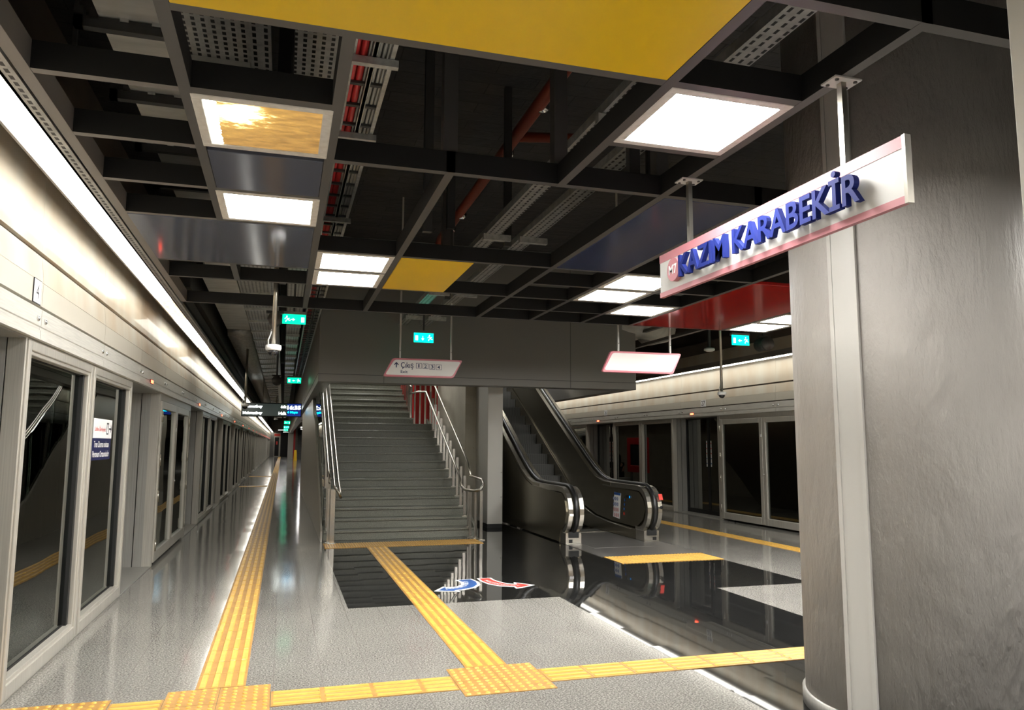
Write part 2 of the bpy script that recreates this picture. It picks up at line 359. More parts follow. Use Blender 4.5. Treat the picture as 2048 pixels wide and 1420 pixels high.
# ------------------------------------------------------------------ platform screen doors
PITCH = 5.25; BAYL = 3.36; DOORL = PITCH-BAYL; ZH = 2.14
def frame_rect(mb, x0, x1, y0, y1, z0, z1, t, tb=None, mi=0):
    tb = tb or t
    mb.box(x0, x1, y0, y0+t, z0, z1, mi).box(x0, x1, y1-t, y1, z0, z1, mi)
    mb.box(x0, x1, y0+t, y1-t, z1-t, z1, mi).box(x0, x1, y0+t, y1-t, z0, z0+tb, mi)
    return mb
def make_bay():
    r = thing('glass_screen_bay', 'x', 'screen', (0, 0, 0))
    fr = MB(); h = BAYL/2
    for k in range(2):
        a = k*h + (.0 if k == 0 else .01); b = (k+1)*h - (.01 if k == 0 else 0)
        frame_rect(fr, -.10, 0, a, b, 0, ZH, .10, .13)
        frame_rect(fr, -.03, .012, a+.015, b-.015, .02, ZH-.015, .06, .085)
    fr.build('frame', 'alu', r, .004)
    for k in range(2):
        a, b = k*h+.1, (k+1)*h-.1
        g = MB(); frame_rect(g, -.075, -.05, a-.01, b+.01, .11, ZH-.08, .028); g.box(-.078, -.030, b-.06, b-.012, .13, ZH-.1)
        g.build('gasket', 'gasket', r)
        MB().box(-.066, -.058, a, b, .12, ZH-.09).build('glass_pane', 'glass', r)
    return r
def make_door():
    r = thing('sliding_platform_door', 'x', 'door', (0, 0, 0))
    for k in range(2):
        a, b = (0., DOORL/2) if k == 0 else (DOORL/2, DOORL)
        lf = MB(); frame_rect(lf, -.38, -.35, a+.005, b-.005, .01, ZH, .035, .09)
        o = lf.build('door_leaf', 'gasket', r)
        MB().box(-.370, -.362, a+.04, b-.04, .1, ZH-.035).build('glass_pane', 'glass', o)
        s_ = MB(); c = DOORL/2+(-.09 if k == 0 else .09)
        s_.box(-.3615, -.3605, c-.022, c+.022, 1.05, 1.62)
        for q in range(5): s_.disc((-.3598, c, 1.12+q*.11), (0, 1, 0), (0, 0, 1), .017, 12, 1 if q > 1 else 2)
        s_.build('warning_strip', ['whitep', 'redp', 'pblue'], o, fix=False)
    jb = MB()
    for s0, s1 in ((-.008, .002), (DOORL-.002, DOORL+.008)):
        jb.box(-.345, -.215, s0, s1, 0, ZH).box(-.205, -.105, s0, s1, 0, ZH)
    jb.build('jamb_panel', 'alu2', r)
    gk = MB()
    for s0 in (.0, DOORL-.03): gk.box(-.352, -.338, s0, s0+.03, 0, ZH)
    gk.build('gasket', 'gasket', r)
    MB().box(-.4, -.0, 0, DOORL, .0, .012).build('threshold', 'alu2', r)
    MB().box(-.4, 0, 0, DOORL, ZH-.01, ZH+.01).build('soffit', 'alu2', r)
    return r
def make_emergency():
    r = thing('emergency_door_bay', 'x', 'door', (0, 0, 0)); h = BAYL/2
    fr = MB().box(-.12, 0, 0, .10, 0, ZH).box(-.12, 0, BAYL-.32, BAYL-.2, 0, ZH).box(-.12, 0, BAYL-.06, BAYL, 0, ZH).box(-.12, 0, .1, BAYL-.32, ZH-.09, ZH).box(-.12, 0, BAYL-.2, BAYL-.06, ZH-.09, ZH)
    fr.box(-.12, -.0, BAYL-.2, BAYL-.06, 0, .1)
    fr.build('frame', 'alu', r, .004)
    MB().box(-.1, -.07, BAYL-.2, BAYL-.06, .1, ZH-.09).build('dark_side_strip', 'gasket', r)
    d0, d1 = .1, BAYL-.32; m_ = (d0+d1)/2
    for k in range(2):
        a, b = (d0+.004, m_-.003) if k == 0 else (m_+.003, d1-.004)
        lf = MB(); frame_rect(lf, -.05, .015, a, b, .04, ZH-.094, .095, .13); o = lf.build('door_leaf', 'alu', r, .005)
        MB().box(-.025, -.017, a+.09, b-.09, .16, ZH-.18).build('glass_pane', 'glass', o)
        MB().box(-.085, -.055, a+.12, b-.12, 1.0, 1.045).build('push_bar', 'red', o)
        he = a+.012 if k == 0 else b-.012
        for z in (.25, .85, 1.3, 1.85): MB().tube([(.024, he, z-.07), (.024, he, z+.07)], .012, 8).build('hinge', 'steelr', o)
    MB().box(.014, .02, m_-.055, m_-.015, 1.68, 1.73).build('door_label', 'whitep', r)
    MB().tube([(.012, m_+.03, .98), (.03, m_+.03, .98)], .012, 10).build('lock', 'chrome', r)
    return r
def make_header():
    L = PITCH/3; g = .006
    r = thing('header_panel_module', 'x', 'panel', (0, 0, 0))
    b = MB(); b.prism([(-.02, ZH), (.034, ZH), (.034, ZH+.055), (.026, ZH+.06), (.026, ZH+.075), (.034, ZH+.08), (.034, ZH+.185), (-.02, ZH+.185)], 'y', g/2, L-g/2)
    b.build('steel_band', 'band', r)
    MB().prism([(-.02, 2.345), (.03, 2.345), (.03, 2.49), (-.02, 2.49)], 'y', g/2, L-g/2).build('cover_panel', 'creamd', r)
    MB().prism([(-.02, 2.492), (.03, 2.492), (.012, 2.655), (-.02, 2.655)], 'y', g/2, L-g/2).build('upper_cover_panel', 'cream', r)
    MB().prism([(-.02, 2.685), (.012, 2.685), (.004, 2.9), (-.012, 3.5), (-.02, 3.5)], 'y', g/4, L-g/4).build('wall_panel', 'cream', r)
    for y in (.075, L-.075): MB().lathe([(.018, 0), (.018, .006), (.010, .012)], (0, 0, 0), 12).build('bolt', 'chrome', r)
    for y, o in zip((.075, L-.075), [c for c in r.children if c.name.startswith('bolt')]):
        o.location = (.034, y, ZH+.12); o.rotation_euler = (0, PI/2, 0)
    return r
def make_led():
    L = 1.4
    r = thing('strip_light', 'x', 'light', (0, 0, 0))
    MB().box(-.085, .085, .004, L-.004, .03, .10).box(.085, .105, 0, L, .0, .1).box(-.1, -.085, 0, L, .01, .1).build('housing', 'trim', r)
    MB().box(-.075, .075, .008, L-.008, .0, .028).build('diffuser', 'led', r)
    c = MB()
    for y in (.12, .46, .82, 1.2): c.box(.10, .128, y, y+.018, -.006, .02)
    c.build('clip', 'beam', r)
    return r
def make_lamp():
    r = thing('door_indicator_lamp', 'x', 'light', (0, 0, 0))
    MB().box(.0, .010, -.07, .07, -.018, .018).build('lens', 'redled', r, .004); MB().box(-.004, .004, -.08, .08, -.026, .026).build('bezel', 'gasket', r)
    return r
N_ = make_lamp()
B_, D_, E_, H_, L_ = make_bay(), make_door(), make_emergency(), make_header(), make_led()
near_names = {0: 'nearest the camera', 1: 'beside the hinged doors', 2: 'third along the edge'}
used = dict(B=0, D=0, E=0, H=0, L=0, N=0)
def put(key, proto, loc, rot, label, group=None, skip=()):
    if not used[key]:
        used[key] = 1; proto.location = loc; proto.rotation_euler = (0, 0, rot); proto['label'] = label
        if group: proto['group'] = group
        return proto
    o = dup(proto, loc, rot, label, group, skip)
    if not group and 'group' in o: del o['group']
    return o
k = 0
y = 5.17-PITCH*2
while y < Y1-PITCH:
    lab = {0: ('glass screen bay by the white and navy notice, two framed panes', None)}.get(k-2)
    if k == 3: put('E', E_, (XL, y, 0), 0, 'pair of hinged glass emergency doors with steel hinges on the left track edge')
    else:
        lab = 'glass screen bay at far left with white and navy notice on its second pane' if k == 2 else 'framed two-pane glass screen bay of the long left track wall, beyond the hinged doors' if k > 3 else 'framed glass screen bay of the left track wall behind the camera'
        put('B', B_, (XL, y, 0), 0, lab, None if k == 2 else 'far left glass screen bays' if k > 3 else 'left screen bays out of frame')
    yd = y-DOORL
    lab = {2: 'recessed sliding door at the very left edge, before the first glass bay', 3: 'recessed sliding platform door between the notice bay and the hinged emergency doors', 4: 'recessed sliding platform door just beyond the left hinged emergency doors'}.get(k, 'recessed sliding platform door far down the left track wall')
    put('D', D_, (XL, yd, 0), 0, lab, None if k in (2, 3, 4) else 'far left sliding platform doors')
    put('N', N_, (XL+.036, yd+DOORL/2, ZH+.067), 0, 'small red lamp on the left header, nearest the notice' if k == 3 else 'small red lamp on the header over a sliding door far down the left wall', None if k == 3 else 'left door lamps')
    k += 1; y += PITCH
n = 0; y = 5.30-PITCH*2
while y < Y1-2:
    lab = 'beige facade header panels above the left glass screens'
    put('H', H_, (XL+.0, y, 0), 0, lab, 'left facade header panels', ('bolt',) if y > 40 else ())
    y += PITCH/3; n += 1
# right side, turned round
k = 0; y = 14.0
for k in range(-2, 6):
    yb = 13.95 + k*PITCH     # far end of a door, near end of the next bay is yb+DOORL
    lab = {0: 'sliding platform door on the right track edge right of the escalator, two dark leaves', 1: 'sliding platform door seen over the right escalator balustrade'}.get(k, 'sliding platform door on the right track edge, far off or behind the column')
    put('D', D_, (XR, yb+DOORL+.1, 0), PI, lab, None if k in (0, 1) else 'hidden right sliding doors')
    put('N', N_, (XR-.036, yb+DOORL/2+.1, ZH+.067), PI, {0: 'red lamp on the right header under the plate reading 27', 1: 'red lamp on the right header seen over the escalator handrail'}.get(k, 'red lamp on the right header, out of sight'), None if k in (0, 1) else 'hidden right door lamps')
    if k == -1: put('E', E_, (XR, yb+PITCH+.1, 0), PI, 'pair of hinged emergency doors with red push bars beside the big column', None)
    else: put('B', B_, (XR, yb+PITCH+.1, 0), PI, 'two-pane glass screen bay behind the right escalator newel' if k == 0 else 'two-pane glass screen bay on the right track edge, mostly hidden', None if k == 0 else 'hidden right screen bays')
y = 13.75-PITCH*2.667
for k in range(24):
    put('H', H_, (XR, y+PITCH/3, 0), PI, 'pale facade header panels above the right glass screens', 'right facade header panels'); y += PITCH/3
k = 0; y = 4.507-1.4*4
ledlab = {}
while y < Y1-2:
    o = put('L', L_, (-1.27, y, 3.03), 0, 'bright strip light module in the row along the left wall top', 'left strip light modules', ('clip',) if y > 30 else ())
    if abs(y-8.71) < .3 or abs(y-12.9) < .3:
        for c in o.children:
            if c.name.startswith('diffuser'): c.data = c.data.copy(); c.data.materials[0] = M['leddim']
        o['label'] = 'nearer of two dim brownish strip light modules in the left row' if y < 10 else 'farther of two dim brownish strip light modules in the left row'; del o['group']
    y += 1.4
y = -4
while y < 36:
    put('L', L_, (8.44, y+1.4, 3.10), PI, 'bright strip light module in the row along the right wall top', 'right strip light modules'); y += 1.4
# notices and number plates on the screens
r = thing('door_number_plate', 'white number plate reading 4 on the left header', 'sign', (XL+.034, 5.1, 2.35))
MB().box(XL+.030, XL+.037, 5.105, 5.245, 2.348, 2.487).build('plate', 'whitep', r)
MB().box(XL+.0315, XL+.0365, 5.10, 5.25, 2.343, 2.492).build('border', 'black1', r)
text(MB(), '4', (XL+.0375, 5.15, 2.375), (0, 1, 0), (0, 0, 1), .05, .085).build('numeral', 'black1', r)
r = thing('door_number_plate', 'white number plate reading 27 on the right header', 'sign', (XR-.037, 14.5, 2.35))
MB().box(XR-.037, XR-.030, 14.42, 14.62, 2.347, 2.49).build('plate', 'whitep', r)
text(MB(), '27', (XR-.0375, 14.59, 2.37), (0, -1, 0), (0, 0, 1), .14, .1).build('numerals', 'black1', r)
r = thing('door_number_plate', 'small white number plate reading 26 over the escalator handrail', 'sign', (XR-.037, 19.7, 2.35))
MB().box(XR-.037, XR-.030, 19.62, 19.82, 2.347, 2.49).build('plate', 'whitep', r)
text(MB(), '26', (XR-.0375, 19.79, 2.37), (0, -1, 0), (0, 0, 1), .14, .1).build('numerals', 'black1', r)
r = thing('notice', 'white and navy paper notice stuck on the left glass', 'sign', (XL-.05, 7.27, 1.36))
xp = XL-.05
MB().box(xp-.004, xp, 7.25, 7.97, 1.55, 1.72).build('white_sheet', 'whitep', r)
MB().box(xp-.004, xp, 7.23, 7.95, 1.36, 1.548).build('navy_sheet', 'navyp', r)
text(MB(), 'Lütfen İlerleyiniz', (xp+.001, 7.29, 1.60), (0, 1, 0), (0, 0, 1), .42, .06, bold=.01).build('red_lettering', 'redp', r)
a = MB(); text(a, 'Tren Durma noktası', (xp+.001, 7.29, 1.470), (0, 1, 0), (0, 0, 1), .58, .055, bold=.015); text(a, 'Peronun Ortasındadır', (xp+.001, 7.26, 1.385), (0, 1, 0), (0, 0, 1), .64, .055, bold=.015)
a.build('white_lettering', 'whitep', r)
a = MB(); frame_rect(a, xp, xp+.001, 7.75, 7.83, 1.585, 1.69, .012); a.box(xp, xp+.001, 7.85, 7.93, 1.63, 1.645)
a.prism([(7.92, 1.60), (7.92, 1.675), (7.955, 1.637)], 'x', xp, xp+.001); a.build('arrow_pictogram', 'black1', r)
# ------------------------------------------------------------------ tactile paving
def ribs(mb, x0, x1, y0, y1, along, nb, tile):
    if along == 'y':
        t0 = y0; w = (x1-x0)/nb
        while t0 < y1-.02:
            t1 = min(t0+tile, y1)
            for k in range(nb):
                c = x0+w*(k+.5); bar(mb, c-w*.27, c+w*.27, t0+.012, t1-.012)
            t0 += tile
    else:
        t0 = x0; w = (y1-y0)/nb
        while t0 < x1-.02:
            t1 = min(t0+tile, x1)
            for k in range(nb):
                c = y0+w*(k+.5); bar(mb, t0+.012, t1-.012, c-w*.27, c+w*.27)
            t0 += tile
def bar(mb, x0, x1, y0, y1, z0=.004, z1=.0095, b=.005):
    vs = [(x0, y0, z0), (x1, y0, z0), (x1, y1, z0), (x0, y1, z0), (x0+b, y0+b, z1), (x1-b, y0+b, z1), (x1-b, y1-b, z1), (x0+b, y1-b, z1)]
    mb.add(vs, [(4, 5, 6, 7), (0, 1, 5, 4), (1, 2, 6, 5), (2, 3, 7, 6), (3, 0, 4, 7)], 1)
def dots(mb, x0, x1, y0, y1, nx, ny, r=.016):
    for i in range(nx):
        for j in range(ny):
            cx, cy = x0+(x1-x0)*(i+.5)/nx, y0+(y1-y0)*(j+.5)/ny; n = 10
            vs = [(cx+r*math.cos(2*PI*k/n), cy+r*math.sin(2*PI*k/n), .004) for k in range(n)] + [(cx+.65*r*math.cos(2*PI*k/n), cy+.65*r*math.sin(2*PI*k/n), .0095) for k in range(n)]
            mb.add(vs, [tuple(n+k for k in range(n))] + [(k, (k+1) % n, n+(k+1) % n, n+k) for k in range(n)], 1)
def plate(mb, x0, x1, y0, y1, tx, ty):
    """thin tiles with hairline joints"""
    nx, ny = max(1, round((x1-x0)/tx)), max(1, round((y1-y0)/ty)); g = .0015
    for i in range(nx):
        for j in range(ny):
            a, b = x0+(x1-x0)*i/nx+g, x0+(x1-x0)*(i+1)/nx-g; c, d = y0+(y1-y0)*j/ny+g, y0+(y1-y0)*(j+1)/ny-g
            mb.add([(a, c, .004), (b, c, .004), (b, d, .004), (a, d, .004), (a, c, 0), (b, c, 0), (b, d, 0), (a, d, 0)], [(0, 1, 2, 3), (0, 4, 5, 1), (1, 5, 6, 2), (2, 6, 7, 3), (3, 7, 4, 0)], 0)
def tactile(label, x0, x1, y0, y1, kind, nb=4, tile=.3, tx=.3, ty=.3, nx=5, ny=5, group=None):
    mb = MB(); plate(mb, x0, x1, y0, y1, tx, ty)
    if kind == 'dots': dots(mb, x0, x1, y0, y1, nx, ny)
    else: ribs(mb, x0, x1, y0, y1, kind, nb, tile)
    return tag(mb.build('tactile_paving_strip', ['yellow', 'yellowbar'], fix=False), label, 'paving', group)
tactile('long yellow ribbed tactile strip along the left platform edge', -.459, -.163, 5.23, 5.23+.3*320, 'y')
tactile('yellow studded tactile square where the left strip meets the cross strip', -.610, -.013, 4.62, 5.225, 'dots', nx=10, ny=10)
tactile('yellow studded tactile square at the foot of the strip to the stairs', 1.108, 1.700, 4.655, 5.230, 'dots', nx=10, ny=10)
tactile('yellow ribbed cross strip between the two studded squares', -.012, 1.107, 4.786, 5.070, 'x', ty=.3)
tactile('yellow ribbed cross strip running right over the black floor to the column', 1.702, 4.40, 4.786, 5.070, 'x', ty=.3)
tactile('short yellow ribbed strip in the bottom left corner', -.90, -.611, 4.80, 5.085, 'x', ty=.3)
tactile('yellow studded strip by the left doors in the bottom left corner', -1.495, -.905, 4.62, 5.16, 'dots', nx=10, ny=9)
tactile('yellow ribbed tactile strip leading to the staircase', 1.242, 1.538, 5.232, 11.59, 'y')
tactile('yellow ribbed tactile band across the foot of the stairs', .640, 3.03, 11.60, 12.16, 'y', nb=64, tile=.6)
tactile('yellow studded tactile mat before the escalator', 4.23, 5.72, 9.17, 9.77, 'dots', nx=30, ny=12)
tactile('long yellow tactile strip along the right platform edge', 7.14, 7.43, 1.0, 61., 'y')
tactile('yellow cross strip far down the left platform', -1.45, -.47, 29., 29.6, 'x', nb=4, tile=.3)
tactile('farther yellow cross strip far down the left platform', -1.47, -.47, 38., 38.6, 'x', nb=4, tile=.3)
# floor arrow stickers
def arrow(label, edge, core, name, m, s, path):
    r = thing('floor_arrow_sticker', label, 'sticker', (edge[0][0], edge[0][1], 0))
    MB().prism(edge, 'z', .001, .0022).build('white_border', 'whitep', r)
    MB().prism(core, 'z', .0022, .0028).build(name, m, r)
    def warp(a, b):
        (x0, y0), (x1, y1), (x2, y2) = path; t_ = min(1, a)
        px = (1-t_)**2*x0+2*t_*(1-t_)*x1+t_*t_*x2; py = (1-t_)**2*y0+2*t_*(1-t_)*y1+t_*t_*y2
        dx = 2*(1-t_)*(x1-x0)+2*t_*(x2-x1); dy = 2*(1-t_)*(y1-y0)+2*t_*(y2-y1); l = math.hypot(dx, dy)
        return Vector((px-dy/l*b, py+dx/l*b, .0032))
    text(MB(), s, (0, 0, 0), (1, 0, 0), (0, 1, 0), 1., .055, bold=.01, warp=warp).build('lettering', 'whitep', r)
def shrink(p, c, k): return [(c[0]+(x-c[0])*k, c[1]+(y-c[1])*k) for x, y in p]
eb = [(1.555, 7.985), (1.70, 8.215), (1.735, 8.145), (1.83, 8.17), (1.915, 8.28), (1.93, 8.42), (1.91, 8.56), (2.105, 8.59), (2.135, 8.40), (2.11, 8.22), (2.02, 8.06), (1.86, 7.96), (1.80, 7.95), (1.815, 7.88)]
cb = [(1.60, 8.0), (1.70, 8.16), (1.735, 8.105), (1.85, 8.13), (1.94, 8.25), (1.96, 8.41), (1.945, 8.545), (2.085, 8.565), (2.105, 8.40), (2.08, 8.24), (2.0, 8.095), (1.85, 7.995), (1.765, 7.985), (1.775, 7.925)]
arrow('blue curved arrow sticker on the black floor pointing left', eb, cb, 'blue_field', 'pblue', 'MAHMUTBEY', ((1.70, 8.04), (2.0, 8.06), (2.02, 8.46)))
er = [(2.165, 8.61), (2.16, 8.42), (2.20, 8.22), (2.28, 8.08), (2.40, 8.005), (2.425, 8.00), (2.42, 7.90), (2.50, 7.93), (2.675, 8.045), (2.50, 8.26), (2.475, 8.165), (2.41, 8.22), (2.365, 8.34), (2.335, 8.46), (2.335, 8.605)]
cr = [(2.19, 8.585), (2.187, 8.42), (2.225, 8.235), (2.30, 8.105), (2.41, 8.035), (2.45, 8.03), (2.445, 7.945), (2.50, 7.965), (2.63, 8.05), (2.51, 8.205), (2.495, 8.12), (2.40, 8.18), (2.34, 8.32), (2.31, 8.46), (2.31, 8.585)]
arrow('red curved arrow sticker on the black floor pointing right', er, cr, 'red_field', 'redp', 'MECİDİYEKÖY', ((2.215, 8.46), (2.24, 8.12), (2.50, 8.02)))
# ------------------------------------------------------------------ ceiling grid, lights, panels
GX = lambda i: .18+.655*i if i >= 0 else (-.455 if i == -1 else -1.06)
GY = lambda j: 2.70+.655*j
ZC = 3.0
gr = thing('ceiling_grid', 'dark open metal ceiling grid hung over the platform', 'ceiling grid', (0, 0, ZC))
def rx(j, i0, i1, w=.05, m='beam'): MB().box(GX(i0)+.025, GX(i1)-.025, GY(j)-w/2, GY(j)+w/2, ZC, ZC+.12, 0, 1).build('cross_beam', ['web', m], gr)
def ry(i, j0, j1, w=.05, m='beam'): MB().box(GX(i)-w/2, GX(i)+w/2, GY(j0)-.025, GY(j1)+.025, ZC-.001, ZC+.121, 0, 1).build('runner', ['web', m], gr)
MB().box(-1.085, -1.03, -4, 8.58, ZC-.002, ZC+.12).build('edge_trim', 'trim', gr)
MB().box(-1.165, -1.15, -4, 60, ZC, ZC+.1).box(-1.165, -1.10, -4, 60, ZC+.0, ZC+.006).build('edge_angle', 'perf2', gr)
for j in (-6, -5, -4, -3, -2, -1, 1, 2, 3, 4, 6, 7, 9): rx(j, -2, -1 if j < 6 else 0, .045, 'trim' if j < 6 else 'beam')
ry(-1, -8, 4); ry(-1, 6, 7, .05); ry(0, -8, 9)
rx(0, -1, 3); rx(-1, 2, 9); rx(-4, -1, 9)
rx(1, -1, 0, .07); rx(1, 2, 3); rx(2, 0, 6); rx(3, -1, 0); rx(4, -1, 0)
rx(5, 0, 3); rx(6, 0, 1, .03); rx(6, 5, 6); rx(7, 0, 6); rx(8, 3, 6); rx(9, 0, 9)
ry(1, 2, 9); ry(2, -6, 2); ry(3, -1, 9); ry(4, 2, 9); ry(5, 3, 9); ry(6, 3, 9); ry(8, -1, 9); ry(9, -1, 9)
rx(5, 3, 4); rx(5, 4, 6); rx(6, 3, 5); rx(7, 8, 9); rx(8, 8, 9); rx(4, 6, 9); rx(2, 7, 9)
def make_light():
    r = thing('ceiling_light', 'x', 'light', (0, 0, 0)); h = .302; q = .257
    fr = MB().box(-h, h, -h, -q, 0, .05).box(-h, h, q, h, 0, .05).box(-h, -q, -q, q, 0, .05).box(q, h, -q, q, 0, .05).box(-h, h, -h, h, .05, .07)
    fr.build('frame', 'lframe', r, .003)
    MB().box(-q, q, -q, q, .006, .02).build('diffuser', 'diff', r)
    return r
P_ = make_light(); used['P'] = 0
def light(i, j, label, group=None, z=ZC-.004, xy=None):
    x, y = xy or ((GX(i)+GX(i+1))/2, (GY(j)+GY(j+1))/2)
    return put('P', P_, (x, y, z), 0, label, group)
light(2, 0, 'square ceiling light in front of the station name sign, nearest of all')
o = light(-1, 1, 'water stained amber ceiling light panel with a dirty diffuser')
for c in o.children:
    if c.name.startswith('diffuser'): c.data = c.data.copy(); c.data.materials[0] = M['burnt']
light(-1, 3, 'lit ceiling light between the small and the long slate blue panels')
light(0, 5, 'farther from the stairs of two lit ceiling lights left of the yellow panel')
light(0, 6, 'nearer the stairs of two lit ceiling lights left of the yellow panel')
light(4, 5, 'lit ceiling light partly behind the left end of the station name sign')
light(4, 6, 'lit ceiling light just beyond the one behind the station name sign')
light(5, 7, 'lit ceiling light touching the corner of the red panel')
light(8, 8, 'lit ceiling light right of the red panel, its far corner visible')
light(8, 7, 'lit ceiling light right of the red panel, cut off by the column')
for (i, j) in ((-1, -4), (1, -6), (3, -5), (5, -5), (1, -8), (3, -8), (-1, -7), (5, -8), (7, -5), (7, -3), (8, 0), (7, 2), (8, 3), (8, 5), (9, 1)): light(i, j, 'unseen lit ceiling light, behind or beside the camera or added behind the column', 'ceiling lights out of frame')  # lamps hidden by the column are added to brighten the right track side
def cpanel(label, i0, i1, j0, j1, m):
    return tag(MB().box(GX(i0)+.027, GX(i1)-.027, GY(j0)+.027, GY(j1)-.027, ZC-.003, ZC+.03).build('ceiling_panel', m, None, .003), label, 'ceiling panel')
cpanel('large yellow ceiling panel at the top of the view', -1, 2, -2, 0, 'yelpan')
cpanel('smaller yellow ceiling panel before the stair bulkhead', 1, 2, 5, 7, 'yelpan')
cpanel('small slate blue ceiling panel beyond the amber light', -1, 0, 2, 3, 'bluegrey')
cpanel('long slate blue ceiling panel left, with a red reflection', -2, 0, 4, 6, 'bluegrey')
cpanel('navy ceiling panel behind the sign hanger', 3, 4, 2, 5, 'navy')
cpanel('big red ceiling panel by the column', 6, 8, 5, 9, 'redpan')
# ------------------------------------------------------------------ services above the grid
def run(label, name, cat, x0, x1, y0, y1, z, h, m, lip=.0, group=None):
    r = thing(name, label, cat, ((x0+x1)/2, y0, z)); b = MB().box(x0, x1, y0, y1, z, z+.006)
    if h: b.box(x0-.004, x0, y0, y1, z, z+h).box(x1, x1+.004, y0, y1, z, z+h)
    b.build('tray_bottom' if h else 'board', m, r)
    return r
r = run('wide pale cable duct above the left ceiling bays', 'cable_duct', 'duct', -.91, -.625, -4, 9.6, 3.52, .12, 'duct')
y = 1.45
while y < 9:
    b = MB().box(-1.02, -.615, y, y+.045, 3.46, 3.515).box(-1.02, -.98, y, y+.045, 3.46, 3.56).build('support_channel', 'galvd', r)
    for q in (-.93, -.80, -.66): MB().box(q-.02, q+.02, y-.012, y+.0, 3.5, 3.55).build('bolt', 'chrome', r)
    y += .79
r = run('wide perforated cable tray left of the dark gap above the grid', 'cable_tray', 'cable tray', -.60, -.235, -4, 60, 3.5, .07, 'perf')
MB().box(-.6, -.24, 4.04, 4.13, 3.44, 3.5).build('cross_bracket', 'duct', r)
y = 10.4
while y < 40: MB().prism([(-.60, 3.44), (-.235, 3.46), (-.235, 3.497), (-.60, 3.475)], 'y', y, y+.04).build('cross_bracket', 'galv', r); y += 1.15
run('narrow perforated cable tray beside the dark gap', 'cable_tray', 'cable tray', -.225, -.135, -4, 60, 3.48, .06, 'perf2')
r = run('perforated cable tray above the amber light, right of the dark gap', 'cable_tray', 'cable tray', -.012, .212, -4, 60, 3.5, .07, 'perf')
y = 10.8
while y < 40: MB().box(-.012, .22, y, y+.035, 3.45, 3.497).build('cross_bracket', 'galv', r); y += 1.15
MB_ = MB()
for y in (1.5, 3.1, 4.7, 6.3, 7.9, 9.5, 11.1, 12.7, 15.5, 19): MB_ = MB().box(-.115, -.035, y, y+.08, 3.45, 5.0).build('hanger_post', 'galvd'); tag(MB_, 'dark perforated hanger post in the gap between the left cable trays', 'strut', 'hanger posts of the left trays')
r = run('corrugated duct run over the far left platform', 'sheet_metal_duct', 'duct', -1.0, -.62, 9.7, 14.0, 3.5, .3, 'duct')
b = MB(); y = 14.2
while y < 55: b.tube([(-1.0, y, 3.5), (-.62, y, 3.5)], .10, 8); y += .26
b.build('ribbed_section', 'galv', r)
tag(MB().box(-1.44, -1.12, 9.6, 60, 3.35, 3.75).box(-1.38, -1.16, 8.7, 60, 3.16, 3.3).build('dark_service_duct', 'galvd'), 'dark duct close above the far left strip lights', 'duct')
# ladders with cables
def ladder(label, x0, x1, y0, y1, z, cab, m):
    r = thing('cable_ladder', label, 'cable tray', ((x0+x1)/2, y0, z))
    for x in (x0, x1): MB().box(x-.012, x+.012, y0, y1, z-.01, z+.07).build('side_rail', 'galv', r)
    y = y0+.1; o = MB().box(x0, x1, y, y+.03, z-.004, z+.012).build('rung', 'galvd', r); y += .3; k = 1
    while y < y1: c = o.copy(); C.objects.link(c); c.parent = r; c.location.y = .3*k; y += .3; k += 1
    return r
lr = ladder('cable ladder carrying red cables beside the grey cable ladder', .285, .395, -3, 26, 3.6, 0, 0)
lg = ladder('cable ladder carrying grey cables, right of the red cables', .40, .495, -3, 26, 3.6, 0, 0)
for x, rad in ((.308, .014), (.345, .022), (.374, .008)): tag(MB().tube([(x, -3, 3.6+rad+.014), (x, 26, 3.6+rad+.014)], rad, 8).build('power_cable', 'redcable' if rad > .01 else 'greycable'), {.014: 'thin red cable on the left edge of the cable ladder', .022: 'thick red cable in the middle of the red ladder', .008: 'thin grey cable beside the thick red cable'}[rad], 'cable')
for x in (.425, .452, .475): tag(MB().tube([(x, -3, 3.626), (x, 26, 3.626)], .011, 8).build('power_cable', 'greycable'), 'grey cable lying on the right cable ladder', 'cable', 'grey cables on the ladder')
for y in (3.95, 5.0, 7.0, 9.3): tag(MB().box(.27, .53, y, y+.04, 3.545, 3.585).build('ladder_bracket', 'galv'), 'galvanised bracket under the two cable ladders', 'bracket', 'cable ladder brackets')
# right hand trunking, pipe, posts
for x0, x1, lab in ((1.78, 1.92, 'left of two perforated trunking runs above the middle bays'), (2.14, 2.29, 'right of two perforated trunking runs, passing above the square light')):
    r = thing('perforated_trunking', lab, 'cable tray', (x0, -3, 3.5))
    MB().box(x0, x1, -3, 12.6, 3.5, 3.506).box(x0-.004, x0, -3, 12.6, 3.5, 3.56).box(x1, x1+.004, -3, 12.6, 3.5, 3.56).build('channel', 'perf2', r)
    for y in (4.05, 6.8, 9.6, 11.6): MB().box(x0-.03, x1+.10, y, y+.05, 3.44, 3.497).build('bracket', 'galv', r)
for x, y in ((2.0, 4.08), (2.0, 6.83), (2.0, 9.63), (1.0, 5.6), (1.35, 6.4), (1.55, 7.4), (2.7, 5.2)): tag(MB().box(x-.035, x+.035, y, y+.05, 3.12 if y in (4.08, 5.6) else 3.4, 5.0).build('hanger_post', 'galvd'), 'dark perforated hanger post above the middle ceiling bays', 'strut', 'hanger posts above the middle bays')
for i, j in ((2, 2), (1, 2), (3, 2), (2, 7)): tag(MB().box(GX(i)-.04, GX(i)+.04, GY(j)-.01, GY(j)+.07, 3.12, 5.0).build('hanger_post', 'beam'), 'black square post hanging the ceiling grid from the slab', 'strut', 'grid hanger posts')
r = thing('sprinkler_pipe', 'rust red sprinkler pipe slanting above the open grid', 'pipe', (2.1, 3.0, 4.55))
